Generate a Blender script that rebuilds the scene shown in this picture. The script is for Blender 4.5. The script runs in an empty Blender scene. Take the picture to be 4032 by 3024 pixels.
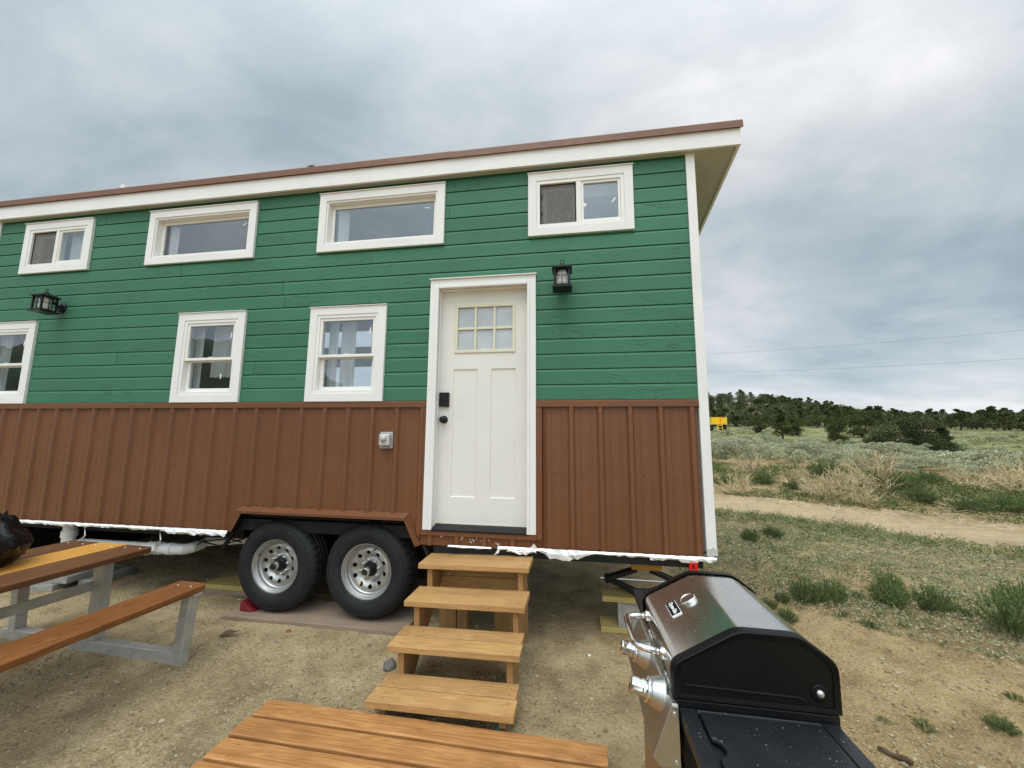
import bpy, math, random
import numpy as np
from mathutils import Vector, Matrix, noise as mnoise
R = math.radians
rng = np.random.default_rng(7)
random.seed(7)
scene = bpy.context.scene
COL = scene.collection

# ------------------------------------------------------------------ helpers
class MB:
    def __init__(s): s.v = []; s.f = []
    def add(s, vs, fs):
        o = len(s.v); s.v.extend([tuple(map(float, p)) for p in vs]); s.f.extend([[i + o for i in f] for f in fs]); return s
    def box(s, x0, x1, y0, y1, z0, z1):
        return s.add([(x0,y0,z0),(x1,y0,z0),(x1,y1,z0),(x0,y1,z0),(x0,y0,z1),(x1,y0,z1),(x1,y1,z1),(x0,y1,z1)],
                     [(0,3,2,1),(4,5,6,7),(0,1,5,4),(1,2,6,5),(2,3,7,6),(3,0,4,7)])
    def prism(s, poly, axis, a, b):
        # polygon in the two other axes (kept in x,y,z order), extruded along axis; caps as ngons
        n = len(poly)
        def mk(p, t):
            if axis == 'x': return (t, p[0], p[1])
            if axis == 'y': return (p[0], t, p[1])
            return (p[0], p[1], t)
        vs = [mk(p, a) for p in poly] + [mk(p, b) for p in poly]
        fs = [tuple(range(n)), tuple(range(2*n-1, n-1, -1))] + [(i, i+n, (i+1) % n + n, (i+1) % n) for i in range(n)]
        return s.add(vs, fs)
    def tube(s, pts, r, n=10, cap=True):
        P = [Vector(p) for p in pts]; m = len(P)
        rr = r if hasattr(r, '__len__') else [r]*m
        T = []
        for i in range(m):
            d = (P[min(i+1, m-1)] - P[max(i-1, 0)])
            T.append(d.normalized() if d.length > 1e-9 else Vector((0,0,1)))
        ref = Vector((0,0,1)) if abs(T[0].z) < .9 else Vector((1,0,0))
        u = T[0].cross(ref).normalized(); vs = []
        for i in range(m):
            u = (u - T[i]*u.dot(T[i])).normalized(); w = T[i].cross(u)
            for k in range(n):
                a = 2*math.pi*k/n; vs.append(P[i] + (u*math.cos(a) + w*math.sin(a))*rr[i])
        fs = [(i*n+k, i*n+(k+1) % n, (i+1)*n+(k+1) % n, (i+1)*n+k) for i in range(m-1) for k in range(n)]
        if cap: fs += [tuple(range(n-1, -1, -1)), tuple(range((m-1)*n, m*n))]
        return s.add(vs, fs)
    def lathe(s, prof, c, axis=(0,-1,0), n=32, mod=None, cap=True):
        # prof: list of (radius, height along axis)
        A = Vector(axis).normalized(); ref = Vector((0,0,1)) if abs(A.z) < .9 else Vector((1,0,0))
        u = A.cross(ref).normalized(); w = A.cross(u); c = Vector(c); vs = []; m = len(prof)
        for i, (r, h) in enumerate(prof):
            for k in range(n):
                a = 2*math.pi*k/n; q = r + (mod(i, k) if mod else 0)
                vs.append(c + A*h + (u*math.cos(a) + w*math.sin(a))*q)
        fs = [(i*n+k, i*n+(k+1) % n, (i+1)*n+(k+1) % n, (i+1)*n+k) for i in range(m-1) for k in range(n)]
        if cap and prof[0][0] > 1e-5: fs.append(tuple(range(n-1, -1, -1)))
        if cap and prof[-1][0] > 1e-5: fs.append(tuple(range((m-1)*n, m*n)))
        return s.add(vs, fs)
    def xf(s, M):
        s.v = [tuple(M @ Vector(p)) for p in s.v]; return s
    def build(s, name, mat, parent=None, bev=0, smooth=False, seg=2, origin=None):
        me = bpy.data.meshes.new(name)
        vs = s.v
        if origin is None and parent is not None: origin = ORI.get(parent.name)
        if origin is not None: vs = [(p[0]-origin[0], p[1]-origin[1], p[2]-origin[2]) for p in vs]
        me.from_pydata(vs, [], s.f); me.update()
        o = bpy.data.objects.new(name, me); COL.objects.link(o)
        if parent is not None:
            o.parent = parent
            if origin is not None: ORI[o.name] = origin
        elif origin is not None:
            o.location = origin; ORI[o.name] = origin
        if mat: me.materials.append(mat)
        fix_normals(me)
        if smooth: me.polygons.foreach_set('use_smooth', [True]*len(me.polygons))
        if bev:
            b = o.modifiers.new('bevel', 'BEVEL'); b.width = bev; b.segments = seg; b.limit_method = 'ANGLE'; b.angle_limit = R(35)
            b.harden_normals = False
        return o
import bmesh
def fix_normals(me):
    bm = bmesh.new(); bm.from_mesh(me); bmesh.ops.recalc_face_normals(bm, faces=bm.faces); bm.to_mesh(me); bm.free()
ORI = {}
def tag(o, label=None, cat=None, group=None, kind=None):
    if label: o['label'] = label
    if cat: o['category'] = cat
    if group: o['group'] = group
    if kind: o['kind'] = kind
    return o
def thing(name, label, cat, loc, group=None, rz=0):
    # vertices of its parts are given in world coordinates (before rz) and stored relative to loc
    o = bpy.data.objects.new(name, None); COL.objects.link(o)
    o.location = loc; o.rotation_euler = (0, 0, rz); o.empty_display_size = .1
    ORI[o.name] = tuple(loc); tag(o, label, cat, group); return o
def mesh_obj(name, v, f, mat, parent=None, loc=None, smooth=False):
    me = bpy.data.meshes.new(name); me.from_pydata([tuple(map(float,p)) for p in v] if not isinstance(v, np.ndarray) else v.tolist(), [], f if not isinstance(f, np.ndarray) else f.tolist()); me.update()
    o = bpy.data.objects.new(name, me); COL.objects.link(o)
    if mat: me.materials.append(mat)
    if parent: o.parent = parent
    if loc is not None: o.location = loc
    if smooth: me.polygons.foreach_set('use_smooth', [True]*len(me.polygons))
    return o
def dup(root, loc, rz=0, sc=None, label=None):
    r = root.copy(); COL.objects.link(r); r.location = loc; r.rotation_euler = (0, 0, rz)
    if sc is not None: r.scale = sc if hasattr(sc, '__len__') else (sc, sc, sc)
    if label: r['label'] = label
    for ch in root.children:
        c = ch.copy(); COL.objects.link(c); c.parent = r
        for g in ch.children:
            d = g.copy(); COL.objects.link(d); d.parent = c
    return r

# ------------------------------------------------------------------ materials
def newmat(name):
    m = bpy.data.materials.new(name); m.use_nodes = True; N = m.node_tree.nodes; L = m.node_tree.links
    b = N['Principled BSDF']; return m, N, L, b
def nd(N, t, **kw):
    n = N.new(t)
    for k, v in kw.items():
        if k in n.inputs.keys(): n.inputs[k].default_value = v
        else: setattr(n, k, v)
    return n
def mth(N, L, op, a, b=None, clamp=False):
    n = N.new('ShaderNodeMath'); n.operation = op; n.use_clamp = clamp
    for i, q in enumerate((a, b)):
        if q is None: continue
        if isinstance(q, (int, float)): n.inputs[i].default_value = q
        else: L.new(q, n.inputs[i])
    return n.outputs[0]
def ramp(N, L, fac, stops):
    n = N.new('ShaderNodeValToRGB'); e = n.color_ramp.elements
    while len(e) < len(stops): e.new(.5)
    for i, (p, c) in enumerate(stops):
        e[i].position = p; e[i].color = (*c, 1) if len(c) == 3 else c
    L.new(fac, n.inputs[0]); return n.outputs[0]
def mixc(N, L, fac, a, b, mode='MIX'):
    n = N.new('ShaderNodeMix'); n.data_type = 'RGBA'; n.blend_type = mode
    for i, q in ((0, fac), (6, a), (7, b)):
        if isinstance(q, (int, float)): n.inputs[i].default_value = q
        elif isinstance(q, tuple): n.inputs[i].default_value = (*q, 1)
        else: L.new(q, n.inputs[i])
    return n.outputs[2]
def bumpn(N, L, b, h, strength, dist=.01):
    n = N.new('ShaderNodeBump'); n.inputs['Strength'].default_value = strength; n.inputs['Distance'].default_value = dist
    L.new(h, n.inputs['Height']); L.new(n.outputs[0], b.inputs['Normal'])
def coords(N, L, scale=(1,1,1), kind='Object'):
    tc = N.new('ShaderNodeTexCoord'); mp = N.new('ShaderNodeMapping'); mp.inputs['Scale'].default_value = scale
    L.new(tc.outputs[kind], mp.inputs[0]); return mp.outputs[0]
def noisen(N, L, vec, scale, detail=4, rough=.55, dist=0, w=None):
    n = N.new('ShaderNodeTexNoise'); n.inputs['Scale'].default_value = scale; n.inputs['Detail'].default_value = detail
    n.inputs['Roughness'].default_value = rough; n.inputs['Distortion'].default_value = dist
    if vec is not None: L.new(vec, n.inputs['Vector'])
    if w is not None: n.noise_dimensions = '4D'; L.new(w, n.inputs['W'])
    return n.outputs[0]
def island(N, L):
    return N.new('ShaderNodeNewGeometry').outputs['Random Per Island']
def simple(name, col, rough=.5, metal=0, var=.12, vscale=6, bump=0, bscale=60, spec=.5, coat=0):
    m, N, L, b = newmat(name)
    v = coords(N, L); n = noisen(N, L, v, vscale, 5)
    lo = tuple(c*(1-var) for c in col); hi = tuple(min(1, c*(1+var)) for c in col)
    L.new(ramp(N, L, n, [(.3, lo), (.7, hi)]), b.inputs['Base Color'])
    b.inputs['Metallic'].default_value = metal; b.inputs['Specular IOR Level'].default_value = spec
    rn = noisen(N, L, v, vscale*3, 4)
    L.new(mth(N, L, 'ADD', mth(N, L, 'MULTIPLY', rn, .16), rough-.08), b.inputs['Roughness'])
    if coat: b.inputs['Coat Weight'].default_value = coat
    if bump: bumpn(N, L, b, noisen(N, L, v, bscale, 4), bump, .005)
    return m
def wood(name, dark, light, axis='x', rough=.6, grain=1.0, knots=True, wear=0.0):
    m, N, L, b = newmat(name)
    tc = N.new('ShaderNodeTexCoord'); isl = island(N, L)
    oi = N.new('ShaderNodeObjectInfo').outputs['Random']
    wv = mth(N, L, 'ADD', mth(N, L, 'MULTIPLY', isl, 37.0), mth(N, L, 'MULTIPLY', oi, 91.0))
    k = {'x': (1, 14, 14), 'y': (14, 1, 14), 'z': (14, 14, 1)}[axis]
    mp = N.new('ShaderNodeMapping'); mp.inputs['Scale'].default_value = k; L.new(tc.outputs['Object'], mp.inputs[0])
    n1 = noisen(N, L, mp.outputs[0], 1.1*grain, 2, .5, .7, wv)
    bands = mth(N, L, 'FRACT', mth(N, L, 'MULTIPLY', n1, 13.0))
    bands = mth(N, L, 'ABSOLUTE', mth(N, L, 'SUBTRACT', mth(N, L, 'MULTIPLY', bands, 2), 1))
    k2 = {'x': (3, 120, 120), 'y': (120, 3, 120), 'z': (120, 120, 3)}[axis]
    mp2 = N.new('ShaderNodeMapping'); mp2.inputs['Scale'].default_value = k2; L.new(tc.outputs['Object'], mp2.inputs[0])
    fine = noisen(N, L, mp2.outputs[0], 1.0, 4, .6, .2, wv)
    f = mth(N, L, 'ADD', mth(N, L, 'MULTIPLY', bands, .26), mth(N, L, 'MULTIPLY', fine, .74))
    col = ramp(N, L, f, [(.22, dark), (.55, tuple((a+c)/2 for a, c in zip(dark, light))), (.8, light)])
    blot = noisen(N, L, tc.outputs['Object'], 3.2, 4, .6, .3, wv)
    col = mixc(N, L, mth(N, L, 'MULTIPLY', ramp(N, L, blot, [(.42, (0,0,0)), (.72, (1,1,1))]), .45), col, tuple(c*.62 for c in dark))
    val = mth(N, L, 'ADD', mth(N, L, 'MULTIPLY', isl, .22), .86)
    hs = N.new('ShaderNodeHueSaturation'); L.new(col, hs.inputs['Color']); L.new(val, hs.inputs['Value']); col = hs.outputs[0]
    if wear:
        wn = noisen(N, L, mp.outputs[0], .8, 5, .65, .4, wv)
        col = mixc(N, L, mth(N, L, 'MULTIPLY', ramp(N, L, wn, [(.55, (0,0,0)), (.75, (1,1,1))]), wear), col, tuple(min(1, c*1.6+.03) for c in light))
    if knots:
        vk = N.new('ShaderNodeTexVoronoi'); vk.inputs['Scale'].default_value = 4.2; vk.voronoi_dimensions = '4D'
        k3 = {'x': (.75, 1.5, 1.5), 'y': (1.5, .75, 1.5), 'z': (1.5, 1.5, .75)}[axis]
        mp3 = N.new('ShaderNodeMapping'); mp3.inputs['Scale'].default_value = k3; L.new(tc.outputs['Object'], mp3.inputs[0])
        L.new(mp3.outputs[0], vk.inputs['Vector']); L.new(wv, vk.inputs['W'])
        kf = ramp(N, L, vk.outputs['Distance'], [(.05, (1,1,1)), (.13, (0,0,0))])
        col = mixc(N, L, mth(N, L, 'MULTIPLY', kf, .75), col, tuple(c*.28 for c in dark))
    L.new(col, b.inputs['Base Color']); b.inputs['Roughness'].default_value = rough
    b.inputs['Specular IOR Level'].default_value = .3
    bumpn(N, L, b, f, .25, .004)
    return m
def leafmat(name, stops, rough=.65, trans=.25):
    m, N, L, b = newmat(name)
    isl = island(N, L); oi = N.new('ShaderNodeObjectInfo').outputs['Random']
    f = mth(N, L, 'FRACT', mth(N, L, 'ADD', isl, mth(N, L, 'MULTIPLY', oi, .0)))
    c = ramp(N, L, f, stops)
    hs = N.new('ShaderNodeHueSaturation'); L.new(c, hs.inputs['Color'])
    L.new(mth(N, L, 'ADD', mth(N, L, 'MULTIPLY', oi, .35), .82), hs.inputs['Value'])
    L.new(hs.outputs[0], b.inputs['Base Color']); b.inputs['Roughness'].default_value = rough; b.inputs['Specular IOR Level'].default_value = .2
    if trans:
        t = N.new('ShaderNodeBsdfTranslucent'); L.new(hs.outputs[0], t.inputs[0])
        ms = N.new('ShaderNodeMixShader'); ms.inputs[0].default_value = trans
        L.new(b.outputs[0], ms.inputs[1]); L.new(t.outputs[0], ms.inputs[2])
        L.new(ms.outputs[0], N['Material Output'].inputs[0])
    return m

def green_paint():
    m, N, L, b = newmat('green_siding_paint')
    tc = N.new('ShaderNodeTexCoord'); isl = island(N, L); w = mth(N, L, 'MULTIPLY', isl, 53.0)
    mp = N.new('ShaderNodeMapping'); mp.inputs['Scale'].default_value = (1.6, 1, 17); L.new(tc.outputs['Object'], mp.inputs[0])
    n1 = noisen(N, L, mp.outputs[0], .85, 2, .5, .6, w)
    g = mth(N, L, 'FRACT', mth(N, L, 'MULTIPLY', n1, 11.0))
    g = mth(N, L, 'ABSOLUTE', mth(N, L, 'SUBTRACT', mth(N, L, 'MULTIPLY', g, 2), 1))
    g = ramp(N, L, g, [(.0, (0,0,0)), (.3, (1,1,1))])
    patch = noisen(N, L, tc.outputs['Object'], 2.3, 3, .5, 0, w)
    g2 = mixc(N, L, ramp(N, L, patch, [(.46, (0,0,0)), (.62, (1,1,1))]), (1., 1., 1.), g)
    mp2 = N.new('ShaderNodeMapping'); mp2.inputs['Scale'].default_value = (6, 1, 150); L.new(tc.outputs['Object'], mp2.inputs[0])
    fine = noisen(N, L, mp2.outputs[0], 1, 3, .6, .1, w)
    h = mixc(N, L, .35, g2, fine)
    dirt = noisen(N, L, tc.outputs['Object'], 1.1, 5)
    base = ramp(N, L, dirt, [(.3, (.036, .142, .080)), (.7, (.047, .172, .100))])
    base = mixc(N, L, mth(N, L, 'SUBTRACT', 1.0, g2), base, (.024, .105, .058))
    hs = N.new('ShaderNodeHueSaturation'); L.new(base, hs.inputs['Color']); L.new(mth(N, L, 'ADD', mth(N, L, 'MULTIPLY', isl, .14), .93), hs.inputs['Value'])
    L.new(hs.outputs[0], b.inputs['Base Color']); b.inputs['Roughness'].default_value = .55; b.inputs['Specular IOR Level'].default_value = .35
    bumpn(N, L, b, h, .45, .003)
    return m
def white_paint(name='white_trim_paint', col=(.77,.765,.75), axis='x', grain=.35):
    m, N, L, b = newmat(name)
    tc = N.new('ShaderNodeTexCoord')
    k = {'x': (5, 90, 90), 'z': (90, 90, 5), 'xz': (30, 90, 60)}[axis]
    mp = N.new('ShaderNodeMapping'); mp.inputs['Scale'].default_value = k; L.new(tc.outputs['Object'], mp.inputs[0])
    f = noisen(N, L, mp.outputs[0], 1, 4, .6, .4)
    d = noisen(N, L, tc.outputs['Object'], 2.5, 6, .6)
    c = ramp(N, L, d, [(.3, tuple(x*.93 for x in col)), (.65, col)])
    spot = noisen(N, L, tc.outputs['Object'], 55, 3, .6)
    c = mixc(N, L, mth(N, L, 'MULTIPLY', ramp(N, L, spot, [(.70, (0,0,0)), (.8, (1,1,1))]), .25), c, (.45, .43, .38))
    L.new(c, b.inputs['Base Color']); b.inputs['Roughness'].default_value = .55; b.inputs['Specular IOR Level'].default_value = .35
    bumpn(N, L, b, f, grain, .003); return m
def brown_metal():
    m, N, L, b = newmat('brown_painted_metal')
    tc = N.new('ShaderNodeTexCoord'); d = noisen(N, L, tc.outputs['Object'], .7, 5)
    c = ramp(N, L, d, [(.3, (.134, .053, .022)), (.7, (.168, .066, .028))])
    mp = N.new('ShaderNodeMapping'); mp.inputs['Scale'].default_value = (40, 1, 1.2); L.new(tc.outputs['Object'], mp.inputs[0])
    st = noisen(N, L, mp.outputs[0], 1, 4, .6)
    c = mixc(N, L, mth(N, L, 'MULTIPLY', ramp(N, L, st, [(.5, (0,0,0)), (.8, (1,1,1))]), .16), c, (.22, .115, .065))
    sp = noisen(N, L, tc.outputs['Object'], 90, 2)
    c = mixc(N, L, mth(N, L, 'MULTIPLY', ramp(N, L, sp, [(.70, (0,0,0)), (.76, (1,1,1))]), .3), c, (.30, .20, .15))
    L.new(c, b.inputs['Base Color']); b.inputs['Roughness'].default_value = .42; b.inputs['Specular IOR Level'].default_value = .4
    bumpn(N, L, b, noisen(N, L, tc.outputs['Object'], 3.5, 3), .30, .03); return m
def steel(name, col=(.62,.61,.59), rough=.28, axis='y', aniso=0.0, streak=.12):
    m, N, L, b = newmat(name)
    k = {'x': (2, 160, 160), 'y': (160, 2, 160), 'z': (160, 160, 2)}[axis]
    v = coords(N, L, k); f = noisen(N, L, v, 1, 3, .6)
    tc = N.new('ShaderNodeTexCoord'); d = noisen(N, L, tc.outputs['Object'], 14, 5, .65)
    c = ramp(N, L, d, [(.3, tuple(x*.9 for x in col)), (.7, col)])
    L.new(c, b.inputs['Base Color']); b.inputs['Metallic'].default_value = 1
    r = mth(N, L, 'ADD', mth(N, L, 'MULTIPLY', f, streak), rough-streak/2)
    sp = ramp(N, L, noisen(N, L, tc.outputs['Object'], 70, 2), [(.66, (0,0,0)), (.74, (1,1,1))])
    r = mth(N, L, 'ADD', r, mth(N, L, 'MULTIPLY', sp, .25))
    L.new(r, b.inputs['Roughness']); bumpn(N, L, b, f, .04, .002); return m
def glass():
    m, N, L, b = newmat('window_glass')
    t = N.new('ShaderNodeBsdfTransparent'); t.inputs[0].default_value = (.86, .89, .90, 1)
    g = N.new('ShaderNodeBsdfGlossy'); g.inputs['Roughness'].default_value = .015; g.inputs[0].default_value = (.92, .95, 1, 1)
    tc = N.new('ShaderNodeTexCoord'); n = noisen(N, L, tc.outputs['Object'], 2.2, 2)
    bp = N.new('ShaderNodeBump'); bp.inputs['Strength'].default_value = .05; bp.inputs['Distance'].default_value = .05; L.new(n, bp.inputs['Height']); L.new(bp.outputs[0], g.inputs['Normal'])
    fr = N.new('ShaderNodeLayerWeight'); fr.inputs[0].default_value = .5   # Schlick, the same from both sides of the pane
    f = mth(N, L, 'ADD', mth(N, L, 'MULTIPLY', mth(N, L, 'POWER', fr.outputs['Facing'], 5.0), .9), .115, True)
    ms = N.new('ShaderNodeMixShader'); L.new(f, ms.inputs[0]); L.new(t.outputs[0], ms.inputs[1]); L.new(g.outputs[0], ms.inputs[2])
    L.new(ms.outputs[0], N['Material Output'].inputs[0]); return m
def screenmat():
    m, N, L, b = newmat('insect_screen')
    t = N.new('ShaderNodeBsdfTransparent'); d = N.new('ShaderNodeBsdfDiffuse'); d.inputs[0].default_value = (.24,.235,.23,1)
    ms = N.new('ShaderNodeMixShader'); v = coords(N, L, (1,1,1)); f = noisen(N, L, v, 7, 1, .4, 3.5)
    L.new(ramp(N, L, f, [(.40, (.46,)*3), (.52, (.60,)*3), (.64, (.50,)*3)]), ms.inputs[0])
    L.new(t.outputs[0], ms.inputs[1]); L.new(d.outputs[0], ms.inputs[2]); L.new(ms.outputs[0], N['Material Output'].inputs[0]); return m

def soil(name, road=False):
    m, N, L, b = newmat(name)
    geo = N.new('ShaderNodeNewGeometry'); P = geo.outputs['Position']
    vm = N.new('ShaderNodeVectorMath'); vm.operation = 'DOT_PRODUCT'; vm.inputs[1].default_value = (.6, .8, 0); L.new(P, vm.inputs[0])
    big = noisen(N, L, P, .55, 5, .6); med = noisen(N, L, P, 4.5, 6, .65); fin = noisen(N, L, P, 60, 5, .7)
    t = mth(N, L, 'ADD', vm.outputs['Value'], 2.56)           # distance along the slope
    tj = mth(N, L, 'ADD', t, mth(N, L, 'MULTIPLY', mth(N, L, 'SUBTRACT', big, .5), 2.2))
    sx = N.new('ShaderNodeSeparateXYZ'); L.new(P, sx.inputs[0])
    sand = ramp(N, L, med, [(.28, (.275, .203, .108)), (.5, (.475, .365, .205)), (.75, (.62, .495, .30))])
    if not road:
        brown = ramp(N, L, med, [(.28, (.265, .178, .084)), (.5, (.46, .328, .160)), (.75, (.60, .45, .245))])
        # browner loose bank to the right of the pad
        bx = mth(N, L, 'ADD', sx.outputs[0], mth(N, L, 'MULTIPLY', mth(N, L, 'SUBTRACT', big, .5), 1.5))
        col = mixc(N, L, ramp(N, L, mth(N, L, 'MULTIPLY', mth(N, L, 'ADD', bx, 1.0), .33), [(.2, (0,0,0)), (.75, (1,1,1))]), sand, brown)
        # grass-covered terrace and meadow
        grass = ramp(N, L, med, [(.25, (.21, .185, .095)), (.5, (.36, .30, .165)), (.78, (.52, .42, .25))])
        mead = ramp(N, L, noisen(N, L, P, .9, 6, .7), [(.3, (.13, .15, .06)), (.5, (.22, .24, .098)), (.72, (.31, .295, .145))])
        def step(a, w_): return ramp(N, L, mth(N, L, 'DIVIDE', mth(N, L, 'SUBTRACT', tj, a), w_), [(0, (0,0,0)), (1, (1,1,1))])
        xr = ramp(N, L, mth(N, L, 'MULTIPLY', sx.outputs[0], .5), [(.35, (0,0,0)), (.7, (1,1,1))])
        ngt = ramp(N, L, noisen(N, L, P, 2.2, 4), [(.38, (.2,.2,.2)), (.6, (1,1,1))])
        g1 = mth(N, L, 'MULTIPLY', mth(N, L, 'MULTIPLY', step(4.0, .5), ngt), xr)
        col = mixc(N, L, mth(N, L, 'MULTIPLY', g1, .75), col, grass)
        col = mixc(N, L, mth(N, L, 'MULTIPLY', step(15.0, 5.0), .92), col, mead)
        pale = ramp(N, L, noisen(N, L, P, .09, 5, .6), [(.5, (0,0,0)), (.62, (1,1,1))])
        col = mixc(N, L, mth(N, L, 'MULTIPLY', mth(N, L, 'MULTIPLY', step(95, 30), pale), .8), col, (.34, .27, .18))
    else:
        col = ramp(N, L, med, [(.25, (.42, .31, .18)), (.5, (.56, .425, .255)), (.75, (.65, .51, .325))])
        trk = coords(N, L, (.9, .9, 1), 'Object')
        mp = N.new('ShaderNodeMapping'); mp.inputs['Rotation'].default_value = (0, 0, R(36.87)); mp.inputs['Scale'].default_value = (.5, 9, 1); L.new(P, mp.inputs[0])
        ln = noisen(N, L, mp.outputs[0], 1, 4, .6)
        col = mixc(N, L, mth(N, L, 'MULTIPLY', ramp(N, L, ln, [(.45, (0,0,0)), (.7, (1,1,1))]), .35), col, (.27, .205, .13))
    col = mixc(N, L, mth(N, L, 'MULTIPLY', ramp(N, L, fin, [(.32, (1,1,1)), (.47, (0,0,0))]), .62), col, (.12, .088, .050))
    col = mixc(N, L, mth(N, L, 'MULTIPLY', ramp(N, L, fin, [(.56, (0,0,0)), (.67, (1,1,1))]), .60), col, (.58, .52, .42))
    damp = ramp(N, L, noisen(N, L, P, 1.3, 5, .6), [(.50, (0,0,0)), (.66, (1,1,1))])
    col = mixc(N, L, mth(N, L, 'MULTIPLY', damp, .36), col, (.17, .125, .072))
    L.new(col, b.inputs['Base Color']); b.inputs['Roughness'].default_value = .95; b.inputs['Specular IOR Level'].default_value = .15
    hgt = mth(N, L, 'ADD', mth(N, L, 'MULTIPLY', med, .9), mth(N, L, 'ADD', mth(N, L, 'MULTIPLY', fin, .55), mth(N, L, 'MULTIPLY', noisen(N, L, P, 22, 5, .7), .6)))
    bumpn(N, L, b, hgt, 1.0, .050)
    return m

M_green = green_paint(); M_white = white_paint(); M_whitez = white_paint('white_trim_vertical', axis='z'); M_vinyl = simple('white_vinyl', (.76,.75,.72), .35, var=.03)
M_door = white_paint('white_door_paint', (.73,.715,.67), 'xz', .10)
M_cream = simple('cream_lite_frame', (.66,.64,.49), .45, var=.05)
M_brown = brown_metal(); M_glass = glass(); M_screen = screenmat()
M_fros = simple('frosted_door_glass', (.40,.425,.45), .10, var=.22, vscale=3, spec=.9)
M_black = simple('black_metal', (.007,.007,.008), .42, var=.3, spec=.3)
M_blackmatte = simple('black_frame_steel', (.010,.010,.010), .6, var=.4, spec=.3)
M_rubber = simple('tyre_rubber', (.013,.014,.016), .62, var=.35, vscale=9, bump=.12, bscale=120, spec=.35)
M_rim = simple('silver_rim_paint', (.46,.46,.45), .38, metal=.75, var=.08)
M_chrome = steel('chrome', (.80,.80,.79), .10, 'y', streak=.05)
M_steel = steel('brushed_steel', (.68,.67,.65), .20, 'y')
M_steel2 = steel('brushed_steel_side', (.55,.54,.52), .34, 'x')
M_bolt = simple('zinc_bolt', (.70,.70,.68), .3, metal=.9, var=.1)
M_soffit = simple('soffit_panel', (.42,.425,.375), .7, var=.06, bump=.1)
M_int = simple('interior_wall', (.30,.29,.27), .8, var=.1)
M_curt = simple('white_curtain', (.62,.62,.60), .8, var=.06)
M_foil = simple('white_foil_tape', (.84,.84,.83), .33, metal=.25, var=.06, vscale=30, bump=.5, bscale=40)
M_pvc = simple('white_pvc', (.72,.72,.69), .3, var=.05)
M_red = simple('red_lens', (.62,.005,.008), .15, var=.1, coat=.6)
M_redp = simple('red_plastic', (.17,.012,.015), .45, var=.2)
M_gray = simple('grey_plastic', (.34,.34,.33), .35, var=.1)
M_clear = simple('cloudy_clear_plastic', (.48,.48,.46), .18, var=.12, vscale=30)
M_lglass = simple('lantern_glass', (.60,.60,.57), .18, var=.1, vscale=20)
M_alu = simple('galvanised_aluminium', (.46,.45,.425), .48, metal=.35, var=.18, vscale=9)
M_conc = simple('concrete', (.30,.29,.265), .9, var=.22, vscale=14, bump=.5, bscale=70, spec=.2)
M_stone = simple('stone', (.15,.14,.125), .85, var=.35, vscale=12, bump=.5, bscale=40, spec=.2)
M_bark = simple('dry_bark', (.105,.070,.045), .9, var=.5, vscale=25, bump=.6, bscale=60, spec=.15)
M_rust = simple('rusty_chip', (.23,.085,.05), .9, var=.3, vscale=30, spec=.1)
M_bag = simple('black_plastic_bag', (.006,.006,.007), .22, var=.2, spec=.4)
M_yel = simple('yellow_paint', (.80,.50,.012), .45, var=.10)
M_wstep = wood('cedar_tread', (.36,.19,.066), (.56,.355,.150), 'x', .6, .9)
M_wstepy = wood('cedar_stringer', (.30,.15,.05), (.47,.28,.115), 'y', .65)
M_wstepz = wood('cedar_post', (.26,.135,.05), (.44,.26,.11), 'z', .65)
M_wdeck = wood('stained_deck_board', (.27,.108,.032), (.52,.275,.100), 'x', .55, .9, wear=.40)
M_wdk = wood('dark_joist', (.12,.06,.025), (.22,.12,.05), 'y', .8)
M_wtab = wood('dark_stained_plank', (.085,.034,.014), (.21,.092,.036), 'y', .5, .8, knots=False)
M_wben = wood('stained_bench_plank', (.13,.045,.013), (.36,.145,.042), 'y', .42, .7, knots=False)
M_wyel = wood('golden_plank', (.52,.24,.045), (.74,.39,.09), 'y', .45, .7, knots=False)
M_wtrt = wood('treated_pine', (.38,.29,.09), (.58,.45,.17), 'x', .7)
M_wgold = wood('golden_block', (.42,.22,.03), (.60,.35,.07), 'x', .6, knots=False)
M_wtan = wood('weathered_tan_board', (.235,.175,.125), (.345,.265,.195), 'x', .8, .6)
M_soil = soil('soil'); M_road = soil('road_dirt', True)
M_peb = leafmat('pebble_mix', [(0, (.17,.13,.075)), (.35, (.29,.23,.135)), (.75, (.38,.31,.19)), (.95, (.47,.41,.29)), (1, (.13,.095,.065))], .85, 0)
M_jun = leafmat('juniper_foliage', [(0, (.045,.058,.026)), (.5, (.088,.105,.046)), (.85, (.135,.15,.068)), (1, (.19,.195,.09))], .7, .15)
M_junb = leafmat('bright_juniper_foliage', [(0, (.035,.055,.015)), (.5, (.065,.090,.026)), (.85, (.10,.12,.038)), (1, (.14,.14,.05))], .7, .15)
M_sage = leafmat('sage_foliage', [(0, (.21,.225,.13)), (.5, (.43,.45,.30)), (.85, (.57,.575,.40)), (1, (.64,.63,.46))], .8, .15)
M_weed = leafmat('weed_foliage', [(0, (.06,.095,.03)), (.5, (.13,.185,.062)), (.85, (.20,.25,.095)), (1, (.28,.30,.14))], .6, .25)
M_cover = leafmat('ground_cover_leaves', [(0, (.14,.175,.08)), (.3, (.24,.28,.15)), (.52, (.34,.365,.22)), (.72, (.48,.42,.25)), (1, (.62,.51,.32))], .75, .2)
M_gcover = leafmat('green_roadside_leaves', [(0, (.05,.085,.02)), (.5, (.10,.15,.04)), (.8, (.17,.21,.075)), (1, (.34,.29,.15))], .7, .25)
M_mead = leafmat('meadow_grass', [(0, (.16,.175,.07)), (.5, (.25,.262,.115)), (.85, (.33,.325,.16)), (1, (.38,.345,.195))], .8, .2)
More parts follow.
